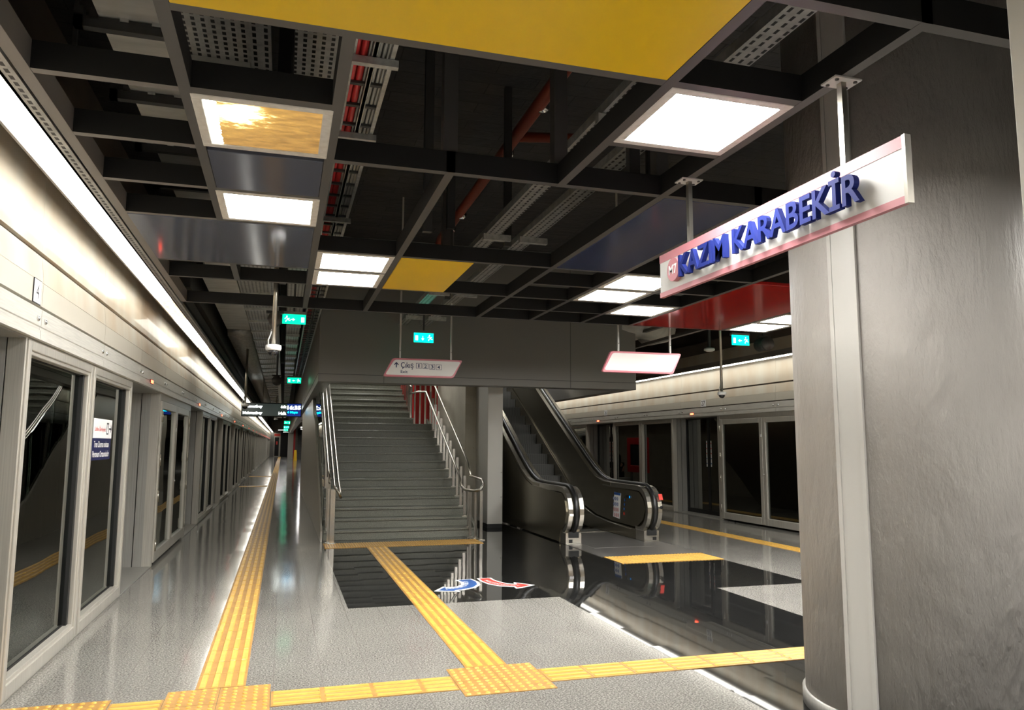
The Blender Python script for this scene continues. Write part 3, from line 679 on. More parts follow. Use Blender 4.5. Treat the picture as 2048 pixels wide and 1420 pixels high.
MB().tube([(2.06, 2.5, 4.55), (2.10, 6.3, 4.55), (2.14, 10.9, 4.55), (2.14, 11.0, 4.5), (2.14, 11.02, 4.3)], .06, 12).build('main_pipe', 'pipe', r)
MB().tube([(2.10, 6.95, 4.55), (3.6, 6.6, 4.55)], .05, 12).build('branch_pipe', 'pipe', r)
MB().tube([(2.14, 11.0, 4.42), (3.1, 11.2, 4.42)], .045, 12).build('lower_branch_pipe', 'pipe', r)
for y in (6.2, 7.35, 9.6, 10.3): MB().tube([(2.08+.009*y, y, 4.55), (2.08+.009*y, y+.035, 4.55)], .066, 12).build('clamp', 'chrome', r)
# ------------------------------------------------------------------ big column, trunking, near post
cx, cy, R_ = 3.596, 3.689, .65
c = MB().lathe([(R_, 0), (R_, 5.0)], (cx, cy, 0), 96)
struct(c.build('column', 'pillar'))
tag(MB().lathe([(R_+.018, 0), (R_+.018, .075), (R_, .08)], (cx, cy, 0), 64).build('column_skirting', 'alu2'), 'low metal skirting round the foot of the big plaster column', 'skirting')
r = thing('cable_trunking', 'light grey cable trunking running up the big column', 'trunking', (cx, cy, 0))
a0, a1 = math.radians(-167.2), math.radians(-154.0)
def arcp(rad, a): return (cx+rad*math.cos(a), cy+rad*math.sin(a))
def arcbox(ra, rb, a, b, n=4): return [arcp(ra, a+(b-a)*k/n) for k in range(n+1)]+[arcp(rb, b-(b-a)*k/n) for k in range(n+1)]
MB().prism(arcbox(R_+.0005, R_+.028, a0, a1), 'z', 0, 5.0).build('body', 'duct_white', r, .003)
e = math.radians(1.6)
MB().prism([arcp(R_+.02, a0-.006), arcp(R_+.036, a0-.004), arcp(R_+.034, a0+e), arcp(R_+.02, a0+e)], 'z', .0, 5.0).prism([arcp(R_+.02, a1-e), arcp(R_+.034, a1-e), arcp(R_+.036, a1+.004), arcp(R_+.02, a1+.006)], 'z', 0, 5.0).build('edge_rib', 'duct_white', r)
tag(MB().box(1.992, 2.30, 1.25, 1.60, 0, 5.0).build('clad_post', 'column', None, .006), 'smooth grey clad post at the right edge of the view, nearest the camera', 'post')
# ------------------------------------------------------------------ station name sign
XS = 2.147; y0, y1, z0, z1 = 2.155, 4.062, 2.385, 2.641
r = thing('station_name_sign', 'long white station name sign with pink bands and raised blue letters', 'sign', (XS, 3.1, z0))
MB().box(XS, XS+.020, y0, y1, z0, z1).build('board', 'white', r, .003)
MB().box(XS-.002, XS+.022, y0+.012, y1, z1-.047, z1+.001).box(XS-.002, XS+.022, y0+.012, y1, z0-.001, z0+.028).build('pink_bands', 'pink', r)
MB().box(XS-.004, XS+.024, y0-.004, y0+.012, z0-.002, z1+.002).build('end_cap', 'steelr', r)
d = MB(); n = 40; yc, zc, rad = 3.85, 2.512, .068
d.prism([(yc+rad*math.cos(2*PI*k/n), zc+rad*math.sin(2*PI*k/n)) for k in range(n)], 'x', XS-.03, XS)
d = d.build('line_badge', 'pink', r)
text(MB(), 'M7', (XS-.031, yc+.046, zc-.027), (0, -1, 0), (0, 0, 1), .092, .056, bold=.02).build('badge_lettering', 'whitep', d)
vs, fs = text_data('KAZIM KARABEKİR', .018, .5, 4)
par = list(range(len(vs)))
def find(i):
    while par[i] != i: par[i] = par[par[i]]; i = par[i]
    return i
for q in fs:
    for i in q[1:]: par[find(i)] = find(q[0])
comp = {}
for q in fs: comp.setdefault(find(q[0]), []).append(q)
isl = []
for qs in comp.values():
    ids = {i for q in qs for i in q}; isl.append([min(vs[i].x for i in ids), max(vs[i].x for i in ids), qs])
isl.sort(key=lambda a: a[0]); letters = []
for a in isl:
    if letters and min(a[1], letters[-1][1])-a[0] > .6*min(a[1]-a[0], letters[-1][1]-letters[-1][0]):
        letters[-1][2] += a[2]; letters[-1][1] = max(a[1], letters[-1][1])
    else: letters.append(a)
lx0 = min(v.x for v in vs); lx1 = max(v.x for v in vs); capz = [v.y for v in vs]; ly0 = min(capz)
capH = max(vs[i].y for q in letters[0][2] for i in q)-ly0
for a in letters:
    mb = MB(); ids = sorted({i for q in a[2] for i in q}); mp = {i: k for k, i in enumerate(ids)}
    def P(i):
        v = vs[i]; s_ = (v.x-lx0)/(lx1-lx0)
        return (XS-.026+(v.z+.5)*-.026+.004, 3.757-1.415*s_, 2.447+(v.y-ly0)/capH*.122)
    mb.add([P(i) for i in ids], [tuple(mp[i] for i in q) for q in a[2]])
    mb.build('letter', 'blue', r)
for yy in (3.715, 2.475):
    p = MB().box(XS-.002, XS+.022, yy-.014, yy+.014, z1, ZC).build('hanger_post', 'steelr', r)
    MB().box(XS-.055, XS+.075, yy-.045, yy+.045, ZC-.008, ZC-.001).build('ceiling_plate', 'white', p)
    for dx in (-.035, .055):
        for dy in (-.028, .028): MB().lathe([(.008, 0), (.008, .006)], (XS+dx, yy+dy, ZC-.014), 8).build('bolt', 'beam', p)
# ------------------------------------------------------------------ hanging exit signs (slanted boards)
def slant(label, Y, xl, xr, zb, zt, lean, hx, htop, textual):
    r = thing('hanging_direction_sign', label, 'sign', ((xl+xr)/2, Y, zb))
    def poly(inset, rad=.035, n=5):
        i = inset; pts = [(xl+i*1.15, zb+i), (xr-lean-i*.9, zb+i), (xr-i*1.15, zt-i), (xl+lean+i*.9, zt-i)]
        out = []
        for k in range(4):
            p = Vector(pts[k]); a = Vector(pts[k-1]); b = Vector(pts[(k+1) % 4]); u = (a-p).normalized()*rad; v = (b-p).normalized()*rad
            for q in range(n+1):
                t_ = q/n; out.append(tuple((p+u)*(1-t_)**2+p*2*t_*(1-t_)+(p+v)*t_**2))
        return out
    MB().prism(poly(0), 'y', Y, Y+.05).build('frame', 'pinkd', r, .006)
    MB().prism(poly(.026), 'y', Y-.006, Y+.004).build('face', 'greyface', r)
    for x in hx:
        p = MB().box(x-.011, x+.011, Y+.014, Y+.036, zt-.002, 4.98).build('hanger_rod', 'duct_white', r)
        MB().lathe([(.006, 0), (.006, .008)], (0, 0, 0), 8).build('rod_screw', 'beam', p).location = (x, Y+.01, zt+.1)
    return r
r = slant('hanging exit sign with arrow and exit numbers 1 to 4 before the stairs', 10.4, 1.275, 2.388, 2.43, 2.69, .13, (1.506, 2.222), 4.9, True)
zt = 2.565; yt = 10.393
a = MB(); text(a, 'Çıkış', (1.515, yt, 2.535), (1, 0, 0), (0, 0, 1), .175, .098, bold=.012); text(a, 'Exit', (1.515, yt, 2.482), (1, 0, 0), (0, 0, 1), .095, .042, bold=.012)
a.build('lettering', 'navyp', r)
a = MB()
for k, s in enumerate('1234'):
    x = 1.725+k*.093
    z_ = 2.553-k*.004; w = .080; h = .073
    for q in ((x, x+.005, z_, z_+h), (x+w-.005, x+w, z_, z_+h), (x, x+w, z_, z_+.005), (x, x+w, z_+h-.005, z_+h)): a.box(q[0], q[1], yt-.001, yt, q[2], q[3])
    text(a, s, (x+(.030 if s == '1' else .020), yt-.002, z_+.013), (1, 0, 0), (0, 0, 1), .018 if s == '1' else .038, .048, bold=.01)
a.build('exit_numbers', 'navyp', r)
a = MB().box(1.447, 1.461, yt-.001, yt, 2.557, 2.62)
a.prism([(1.454, 2.634), (1.42, 2.597), (1.428, 2.588), (1.454, 2.615), (1.480, 2.588), (1.488, 2.597)], 'y', yt-.001, yt); a.build('arrow', 'navyp', r)
slant('blank white hanging sign with pink rim on the right', 9.0, 3.901, 5.052, 2.445, 2.725, .13, (4.145, 4.895), 4.9, False)
# ------------------------------------------------------------------ green running man signs
def exitsign(label, x0, x1, Y, z0, z1, arrow, m, hang=True, flip=False):
    r = thing('emergency_exit_sign', label, 'sign', ((x0+x1)/2, Y, z0))
    MB().box(x0-.006, x1+.006, Y-.012, Y+.06, z1, z1+.035).build('lamp_housing', 'bulk', r)
    MB().box(x0, x1, Y, Y+.012, z0, z1).build('lit_panel', m, r)
    w, h = x1-x0, z1-z0; a = MB(); g = lambda u, v: (x0+u*w, z0+v*h)
    def q(u0, u1, v0, v1): p = g(u0, v0); p2 = g(u1, v1); a.box(p[0], p2[0], Y-.003, Y-.001, p[1], p2[1])
    dx, px_ = (.80, .10) if flip else (.07, .70)
    q(dx, dx+.14, .2, .72)
    cx_ = .45
    if arrow == 'down': q(cx_-.015, cx_+.015, .4, .68); a.prism([g(cx_-.08, .42), g(cx_, .2), g(cx_+.08, .42)], 'y', Y-.003, Y-.001)
    else:
        s_ = -1 if arrow == 'left' else 1
        q(min(cx_, cx_+s_*-.1), max(cx_, cx_-s_*.1)+.02, .42, .5); a.prism([g(cx_+s_*.1, .46), g(cx_-s_*.01, .62), g(cx_-s_*.01, .30)], 'y', Y-.003, Y-.001)
    P = lambda *ps: a.tube([(g(u, v)[0], Y-.002, g(u, v)[1]) for u, v in ps], .006*w/.3, 6)
    o_ = px_
    a.disc((g(o_+.09, .76)[0], Y-.004, g(o_+.09, .76)[1]), (1, 0, 0), (0, 0, 1), .011*w/.3, 10)
    P((o_+.09, .64), (o_+.13, .44)); P((o_+.0, .5), (o_+.05, .62), (o_+.10, .6), (o_+.17, .5), (o_+.2, .6)); P((o_+.13, .44), (o_+.06, .34), (o_+.05, .18)); P((o_+.13, .44), (o_+.2, .36), (o_+.25, .36))
    a.build('pictogram', 'signlit', r)
    b = MB()
    for x in ((x0+x1)/2,): b.box(x-.012, x+.012, Y+.01, Y+.035, z1+.03, 3.5 if hang is True else hang)
    b.build('hanger', 'galvd', r)
    return r
exitsign('teal lit emergency exit sign with down arrow before the bulkhead', 1.852, 2.154, 11.4, 3.055, 3.20, 'down', 'teal')
exitsign('green lit emergency exit sign on the left, half behind a speaker', -.06, .214, 9.5, 2.955, 3.072, 'right', 'green', flip=True)
exitsign('teal lit emergency exit sign by the right track wall with left arrow', 6.478, 6.776, 10., 3.03, 3.183, 'left', 'teal', 4.98)
exitsign('small green exit sign beyond the departure board, nearest of the three', .03, .30, 37., 2.45, 2.59, 'right', 'green', 5., True)
exitsign('small teal exit sign beyond the departure board, middle of the three', .03, .33, 47., 2.45, 2.6, 'down', 'teal', 5.)
exitsign('small green exit sign beyond the departure board, farthest of the three', .03, .33, 56., 2.45, 2.6, 'down', 'green', 5.)
exitsign('dark green exit sign hanging above the departure board', .05, .36, 18.5, 2.93, 3.06, 'left', 'green', 5.)
# speakers and cameras
def speaker(label, x, y, z, rad=.11, rot=PI/2):
    r = thing('round_speaker', label, 'speaker', (x, y, z))
    o = MB().tube([(x, y, z), (x+.0, y+.22, z)], rad, 20).build('drum', 'galvd', r)
    MB().tube([(x, y-.02, z), (x, y+.01, z)], rad*1.05, 20).build('rim', 'beam', r)
    MB().box(x-.1, x+.1, y+.06, y+.12, z+rad, z+rad+.03).box(x-.02, x+.02, y+.08, y+.11, z+rad, 5.0 if x > 5 else 3.5).build('bracket', 'galvd', r)
speaker('round dark speaker overlapping the left green exit sign', -.145, 9.35, 2.985, .075)
speaker('round dark speaker by the right track wall, right of the teal exit sign', 7.10, 10.0, 3.075, .10)
speaker('round dark speaker above the departure board', -.17, 17, 2.86, .10)
def dome(label, x, y, z, ztop, s=1., rod='steelr'):
    r = thing('dome_camera', label, 'camera', (x, y, z))
    MB().tube([(x, y, z+.05*s), (x, y, ztop)], .022*s, 12).build('pole', rod, r)
    MB().lathe([(.055*s, .05*s), (.072*s, .045*s), (.076*s, .02*s), (.07*s, -.005*s), (.06*s, -.008*s)], (x, y, z), 24).build('housing', 'camwhite', r)
    MB().lathe([(.056*s, -.006*s), (.05*s, -.03*s), (.034*s, -.05*s), (.01*s, -.06*s)], (x, y, z), 20).build('dome_window', 'darkglass', r)
    MB().tube([(x-.05*s, y, z+.045*s), (x-.05*s, y, z+.10*s), (x-.03*s, y, z+.15*s), (x-.02*s, y, z+.2*s)], .007*s, 8).build('cable_conduit', 'galv', r)
dome('white dome camera on a pole left of the stair bulkhead', -.121, 7.7, 2.415, 3.6)
dome('small dome camera on a pole before the departure board', -.742, 16.0, 2.255, 3.4, 1., 'steelr')
dome('dome camera on a long pole by the right track wall', 6.90, 11.0, 2.345, 5.0, .95)
dome('tiny dome camera beyond the departure board', -.30, 33., 2.52, 3.5, 1.1)
r = thing('smoke_detector', 'round white smoke detector on the right camera pole bracket', 'detector', (6.72, 11.05, 3.08))
MB().lathe([(.05, .06), (.085, .05), (.09, .02), (.05, 0)], (6.72, 11.05, 3.06), 20).build('detector_head', 'camwhite', r); MB().box(6.70, 6.74, 11.03, 11.07, 3.12, 5.0).build('bracket', 'galvd', r)
# departure board
r = thing('departure_board', 'black hanging departure board with lit clock reading 16:35', 'display', (-.35, 24, 2.33))
MB().box(-1.215, .515, 24, 24.12, 2.33, 2.745).build('casing', 'gasket', r, .01)
MB().box(-1.19, .09, 23.992, 24, 2.355, 2.72).build('screen', 'screen', r); MB().box(.095, .49, 23.992, 24, 2.355, 2.72).build('clock_field', 'screenblue', r)
yy = 23.985
for s, x, z, w, h in (('Mahmutbey', -1.17, 2.575, .55, .10), ('6dk', -.09, 2.59, .16, .085), ('Mahmutbey', -1.17, 2.38, .55, .10), ('14dk', -.15, 2.395, .22, .085), ('16:35', .10, 2.55, .385, .125)): text(MB(), s, (x, yy, z), (1, 0, 0), (0, 0, 1), w, h, bold=.03).build('lit_text', 'scrw', r)
text(MB(), '4 Mayıs', (.10, yy, 2.42), (1, 0, 0), (0, 0, 1), .30, .085, bold=.03).build('cyan_characters', 'scrc', r)
for x in (-.612, .25): MB().box(x-.007, x+.007, 24.04, 24.08, 2.745, 5.).build('hanger_rod', 'galvd', r)
# ------------------------------------------------------------------ stair bulkhead
b = MB(); BX0, BX1, BY, BZ = .515, 6.23, 12.8, 2.53
b.box(BX0, BX1, BY, BY+.3, BZ, 5.0).box(BX0, BX0+.22, BY+.3, 40, BZ, 5.0).box(BX1-.22, BX1, BY+.3, 30, BZ, 5.0)
o = struct(b.build('wall_stair_bulkhead', 'bulk', None, .006))
s_ = MB().box(BX0-.003, BX1+.003, BY-.004, BY, BZ+.125, BZ+.131).box(4.93, 4.936, BY-.003, BY, BZ, 5.0).box(BX0-.004, BX0, BY, 40, BZ+.125, BZ+.131).box(1.585, 1.59, BY-.003, BY, BZ, BZ+.125)
struct(s_.build('trim_1', 'gasket'))
# ------------------------------------------------------------------ staircase
st = thing('staircase', 'dark granite staircase rising under the grey bulkhead', 'stairs', (.65, 12.5, 0))
RI, TR = .15, .30
def stepmesh(x0, x1, y, z):
    m = MB().box(x0, x1, y+.022, y+TR+.02, z-RI-.0, z-.03).box(x0, x1, y-.014, y+TR+.012, z-.03, z)
    return m
for k in range(13): stepmesh(.66, 3.12, 12.5+TR*k, RI*(k+1)).build('step', 'step', st, .003)
zl = 13*RI
MB().box(.66, 3.3, 12.5+TR*13-.02, 17.2, zl-.1, zl).build('landing', 'step', st)
for k in range(11): stepmesh(.66, 2.78, 16.95+TR*k, zl+RI*(k+1)).build('step', 'step', st, .003)
MB().prism([(12.52, 0), (25.4, 0), (25.4, 3.5), (20.2, 3.5), (16.95, zl), (16.4, zl), (12.52, .1)], 'x', 3.12, 3.16).build('right_stringer', 'step', st)
MB().box(.9, 3.0, 11.98, 12.14, 0, .003).build('access_frame', 'step', st) if False else None
pn = thing('stair_side_cladding', 'tall beige panels cladding the left flank of the staircase', 'cladding', (.6, 12.4, 0))
ln = lambda y: max(0, .15+.5*(min(y, 16.3)-12.5) + (.5*(y-16.9) if y > 16.9 else 0))
y = 12.42
while y < 26:
    ye = y+.9; top = [ (ye, min(ln(ye)+.08, 5.)), (y, min(ln(y)+.05, 5.))]
    MB().prism([(y+.004, 0), (ye-.004, 0)]+[(ye-.004, top[0][1]), (y+.004, top[1][1])], 'x', .615, .645).build('panel', 'alu', pn); y = ye
gb = thing('glass_balustrade', 'glass balustrade on the left flank of the stairs', 'balustrade', (.655, 12.5, 0))
y = 12.55
while y < 19:
    ye = y+1.05; MB().prism([(y+.01, ln(y)+.06), (ye-.01, ln(ye)+.06), (ye-.01, ln(ye)+1.0), (y+.01, ln(y)+1.0)], 'x', .65, .66).build('glass_pane', 'bglass', gb); y = ye
def nose(y): return .15+.5*(min(max(y, 12.5), 16.3)-12.5)+(.5*(y-16.95) if y > 16.95 else 0)
hl = thing('stair_handrail', 'double stainless handrail on the left of the stairs', 'handrail', (.8, 12.2, 0))
MB().tube([(.80, 12.05, .84), (.80, 12.3, .86)]+[(.80, y, nose(y)+.80) for y in (12.6, 13.5, 14.5, 15.5, 16.3)], .021, 10).build('inner_rail', 'steelr', hl)
MB().tube([(.72, 12.2, .92)]+[(.72, y, nose(y)+.88) for y in (12.6, 13.5, 14.5, 15.5, 16.3, 16.95, 18.5)], .021, 10).build('upper_rail', 'steelr', hl)
MB().tube([(.88, 12.02, .70), (.88, 12.12, .76)]+[(.88, y, nose(y)+.72) for y in (12.6, 13.5, 14.5, 15.5, 16.3)], .021, 10).build('lower_rail', 'steelr', hl)
MB().tube([(.80, 12.05, .84), (.84, 11.98, .79), (.88, 12.02, .70)], .021, 10).build('return_bend', 'steelr', hl)
for y, x in ((12.12, .77), (12.24, .735), (12.75, .735), (13.95, .735), (15.15, .735)):
    z_ = nose(y)-.15 if y > 12.5 else 0
    p = MB().box(x-.035, x+.035, y-.012, y+.012, z_, z_+ (.86 if y > 12.5 else .82)).build('post', 'steel', hl)
    MB().box(x-.06, x+.06, y-.05, y+.05, z_, z_+.012).build('base_plate', 'steelr', p)
hr = thing('stair_handrail', 'double stainless handrail with many flat balusters on the right of the stairs', 'handrail', (3.0, 12.2, 0))
def rail_pts(dz, x): return [(x, y, nose(y)+dz) for y in (12.75, 13.5, 14.5, 15.5, 16.25)]
MB().tube([(2.93, 12.72, .80)]+[(2.93, y, nose(y)+.62) for y in (12.95, 13.5, 14.5, 15.5, 16.25)]+[(2.80, 16.5, 2.66), (2.62, 16.6, 2.62)], .02, 10).build('inner_rail', 'steelr', hr)
MB().tube([(3.08, 12.72, .98)]+[(3.08, y, nose(y)+.84) for y in (12.95, 13.5, 14.5, 15.5, 16.25, 17.2)], .02, 10).build('outer_rail', 'steelr', hr)
MB().tube([(2.93, 12.75, .815), (2.95, 12.55, .76), (2.98, 12.05, .77), (3.05, 11.92, .80), (3.12, 11.98, .88), (3.12, 12.1, .95), (3.09, 12.62, .975), (3.08, 12.75, .99)], .022, 10).build('return_bend', 'steelr', hr)
for k in range(16):
    y = 12.55+k*.3; z_ = RI*min(13, max(1, int((y-12.5)/TR)+1))
    if k < 13:
        p = MB().box(2.985, 3.03, y-.008, y+.008, z_, nose(y)+.66).build('baluster', 'steel', hr); MB().box(2.96, 3.055, y-.03, y+.03, z_, z_+.012).build('base_plate', 'steelr', p)
for y, x in ((12.40, 3.0), (12.18, 3.04), (12.02, 3.09)):
    p = MB().box(x-.022, x+.022, y-.01, y+.01, 0, .78).build('post', 'steel', hr); MB().box(x-.055, x+.055, y-.045, y+.045, 0, .012).build('base_plate', 'steelr', p)
h2 = thing('stair_handrail', 'upper flight handrail with pale balusters, top of the stairs', 'handrail', (2.7, 17, 1.95))
MB().tube([(2.68, 16.75, 2.78)]+[(2.68, y, nose(y)+.75) for y in (17.2, 18.2, 19.5, 20.2)], .02, 8).build('rail', 'steelr', h2)
for k in range(10): y = 17.0+.3*k; z_ = zl+RI*(k+1); MB().box(2.70, 2.74, y, y+.016, z_, z_+.72).build('baluster', 'steel', h2)
rp = thing('red_barrier', 'red barred barrier at the right of the stair landing', 'barrier', (2.9, 17.1, zl))
MB().box(2.80, 3.38, 17.25, 17.29, zl, zl+1.25).build('backing', 'red', rp)
for k in range(5): MB().box(2.82+k*.12, 2.86+k*.12, 17.18, 17.2, zl, zl+.98).build('flat_bar', 'steel', rp)
MB().box(2.79, 3.39, 17.15, 17.2, zl+.96, zl+1.02).build('top_bar', 'steelr', rp)
# beige wall and clad column between stairs and escalator
struct(MB().box(3.42, 3.95, 14.62, 30, 0, 5.0).build('wall_middle', 'conc'))
cl = thing('clad_column', 'light grey clad column between the stairs and the escalator', 'column', (3.8, 14, 0))
MB().box(3.64, 3.93, 13.72, 14.62, .07, 5.0).build('cladding', 'column', cl, .006)
MB().box(3.645, 3.925, 13.725, 14.615, 0, .07).build('plinth', 'gasket', cl)
for z_ in (.55, 1.0): MB().lathe([(.008, 0), (.008, .01)], (3.9, 13.71, z_), 8).build('screw', 'beam', cl)
# ------------------------------------------------------------------ escalator
es = thing('escalator', 'dark steel escalator rising under the bulkhead beside the clad column', 'escalator', (4.95, 11.2, 0))
SL = .55
def rail_line(n=10):
    """centre line of the handrail in (y,z): foot of the newel, round its front, along, then up"""
    p = []
    cyc, czc, rr = 11.35, .50, .385
    for k in range(15):
        a = math.radians(-75-(k/14)*195) ; p.append((cyc+rr*math.cos(a)*1., czc+rr*math.sin(a)))
    p += [(11.75, .888), (12.4, .89), (12.75, .905), (13.05, .975), (13.35, 1.095), (13.65, 1.245)]
    y = 14.2
    while y < 21.5: p.append((y, 1.245+SL*(y-13.65))); y += .9
    return p
RL = rail_line()
def off(pts, d):
    out = []
    for i, p in enumerate(pts):
        a = pts[max(i-1, 0)]; b = pts[min(i+1, len(pts)-1)]; dx, dy = b[0]-a[0], b[1]-a[1]; l = math.hypot(dx, dy)
        out.append((p[0]-dy/l*d*-1*-1, p[1]+dx/l*d*1)) if False else out.append((p[0]+dy/l*d, p[1]-dx/l*d))
    return out
def balustrade(xc, label, inner):
    r = MB()
    top = off(RL, .035)
    foot = [(21.0, 3.6), (14.6, .35), (13.5, 0.04), (12.6, 0.0), (11.30, 0.0)]
    pts = top[1:]+[(21.0, 4.9)]+foot
    r.prism(pts, 'x', xc-.055, xc+.055)
    bal = r.build('balustrade', 'bronze', es)
    # bright newel ends either side
    nw = MB(); t0 = off(RL, .02)[:18]; t1 = off(RL, .10)[:18]
    for s in (-1, 1):
        a, b = sorted((xc+s*.058, xc+s*.125))
        vs = [(a, *p) for p in t0]+[(a, *p) for p in t1]+[(b, *p) for p in t0]+[(b, *p) for p in t1]; n = len(t0)
        fs = []
        for i in range(n-1): fs += [(i, i+1, n+i+1, n+i), (2*n+i, 3*n+i, 3*n+i+1, 2*n+i+1), (i, 2*n+i, 2*n+i+1, i+1), (n+i, n+i+1, 3*n+i+1, 3*n+i)]
        fs += [(0, n, 3*n, 2*n), (n-1, 3*n-1, 4*n-1, 2*n-1)]
        nw.add(vs, fs)
    nw.build('newel_band', 'newel', bal)
    dk = MB(); t0 = off(RL, .03)[16:]; t1 = off(RL, .075)[16:]; n = len(t0)
    for s in (-1, 1):
        a, b = sorted((xc+s*.045, xc+s*.13))
        vs = [(a, *p) for p in t0]+[(a, *p) for p in t1]+[(b, *p) for p in t0]+[(b, *p) for p in t1]; fs = []
        for i in range(n-1): fs += [(i, i+1, n+i+1, n+i), (2*n+i, 3*n+i, 3*n+i+1, 2*n+i+1), (i, 2*n+i, 2*n+i+1, i+1), (n+i, n+i+1, 3*n+i+1, 3*n+i)]
        dk.add(vs, fs+[(0, n, 3*n, 2*n)])
    dk.build('deck_cover', 'bronze', bal)
    MB().tube([(xc, *p) for p in RL], .03, 12, flat=(.038, .027)).build('handrail', 'rubber', bal)
    ib = MB().box(xc-.13, xc+.13, 11.12, 11.42, .0, .175).build('newel_base', 'newel', bal, .004)
    MB().box(xc-.08, xc+.08, 11.10, 11.12, .10, .19).build('rail_inlet_brush', 'gasket', ib); MB().box(xc-.075 if inner > 0 else xc+.02, xc-.02 if inner > 0 else xc+.08, 11.112, 11.12, .025, .075).build('sensor_window', 'gasket', ib)
    return bal
XLb, XRb = 4.32, 5.64
bl = balustrade(XLb, 'left', 1); br = balustrade(XRb, 'right', -1)
# outer cladding of the left balustrade and inner skirts
def panel_poly(ytop): return None
low = off(RL, .11)[14:]
cp = [(11.36, .02), (11.36, .10)]+[(11.30, .20), (11.12, .32), (11.06, .5), (11.12, .66), (11.28, .765)]+[p for p in off(RL, .085)[16:] if p[0] > 11.4]
cp = cp+[(21.0, 3.0), (16.9, .02)]
MB().prism(cp, 'x', 4.18, 4.20).build('outer_cladding', 'bronze', bl)
MB().prism(cp, 'x', 5.76, 5.78).build('outer_cladding', 'bronze', br)
ip = [(11.45, .20), (11.22, .33), (11.14, .5), (11.2, .66), (11.36, .765)]+[p for p in off(RL, .085)[16:] if p[0] > 11.45]
stepl = lambda y: max(.02, SL*(y-13.35))
low = [(21., stepl(21.)+.02)]+[(y, stepl(y)+.16+.0) for y in (18, 15.5, 14.4)]+[(13.8, .42), (13.1, .27), (12.4, .21)]
for xa, pr in ((4.41, bl), (5.535, br)): MB().prism(ip+low, 'x', xa, xa+.012).build('inner_panel', 'bronze', pr)
sk = [(21., stepl(21.)+.05)]+[(y, stepl(y)+.15) for y in (18, 15.5, 14.4)]+[(13.8, .40), (13.1, .25), (12.4, .20), (11.40, .17), (11.40, .0), (13.0, .0), (13.6, .02), (14.4, .3), (21., stepl(21.)-.25)]
for xa, pr in ((4.425, bl), (5.515, br)): MB().prism(sk, 'x', xa, xa+.012).build('skirt_panel', 'bronze', pr)
e_ = MB()
edge = [(13.75, .37), (13.1, .23), (12.4, .18), (11.6, .155)]
e_.tube([(5.512, 14.6, .83), (5.512, 14.1, .53)]+[(5.512, *p) for p in edge], .008, 6).build('skirt_trim', 'newel', br)
for k in range(18):
    y = 13.3+.4*k; z = SL*.4*k+.0 if k else .0
    s = MB().box(4.45, 5.505, y, y+.43, z-.24, z); s.build('step', 'estep', es)
MB().box(4.20, 5.76, 9.78, 10.6, 0, .006).box(4.45, 5.50, 10.6, 13.0, 0, .008).box(4.20, 5.76, 10.6, 11.1, 0, .006).build('landing_plate', 'eplate', es)
MB().box(4.45, 5.50, 12.55, 12.68, .008, .016).build('comb_plate', 'newel', es)
# safety stickers on the right balustrade
sg = MB(); x = 5.531
def wp(u, v): return (x, 12.34-.24*u-.05*(1-v)*0-.055*v*0, .27+.44*v)
sg.prism([(12.34, .29), (12.08, .27), (12.02, .70), (12.28, .71)], 'x', x-.002, x+.002, 0)
sg.prism([(12.287, .665), (12.025, .66), (12.02, .70), (12.28, .71)], 'x', x-.003, x-.0025, 1)
for rr in range(4):
    for cc in range(3):
        yy = 12.275-.075*cc+(-.009*(rr-3)); zz = .60-.092*rr
        sg.disc((x-.0035, yy, zz), (0, 1, 0), (0, 0, 1), .031, 16, 1 if rr < 2 else 2, 0 if rr < 2 else .022)
        if rr < 2: sg.box(x-.0045, x-.004, yy-.007, yy+.007, zz-.018, zz+.012, 0).disc((x-.0045, yy, zz+.018), (0, 1, 0), (0, 0, 1), .007, 8, 0)
        else: sg.box(x-.0045, x-.004, yy-.006, yy+.006, zz-.015, zz+.015, 3)
sg.build('safety_sticker', ['whitep', 'pblue', 'redp', 'black1'], br, fix=False)
s2 = MB()
for k in range(4): s2.disc((x-.003, 11.86+.012*k, .60-.075*k), (0, 1, 0), (0, 0, 1), .026, 14, 0 if k < 3 else 1)
s2.build('round_pictograms', ['pblue', 'redp'], br, fix=False)
MB().box(x-.006, x, 11.66, 11.80, .64, .685).build('indicator_window', ['gasket'], br); MB().box(x-.007, x-.006, 11.655, 11.675, .645, .68).build('indicator_light', mat('lit blue indicator', (0, .1, .3), .4, emit=(.0, .25, .8), es=1.2), br)
MB().box(5.60+.165, 5.60+.17, 11, 11.01, .5, .51).build('maker_plate', 'newel', br)
st_ = MB().prism([(10.962, .66), (10.946, .66), (10.982, .75), (10.998, .75)], 'x', XRb+.06, XRb+.122, 0); st_.build('red_stop_label', 'redp', br)
MB().tube([(XRb+.09, 10.958, .545), (XRb+.09, 10.94, .545)], .024, 14).build('stop_button', 'gasket', br)
MB().box(XLb-.122, XLb-.06, 10.955, 10.962, .44, .475).build('white_label', 'whitep', bl)
# ------------------------------------------------------------------ lights above the stair void (unseen lamps, added to light the flights below)
for xy in ((1.7, 16.2), (1.9, 18.2), (5.0, 17.5)): light(0, 0, 'unseen ceiling light added behind the bulkhead to light the stairs', 'added lights over the stair void', 4.9, xy)
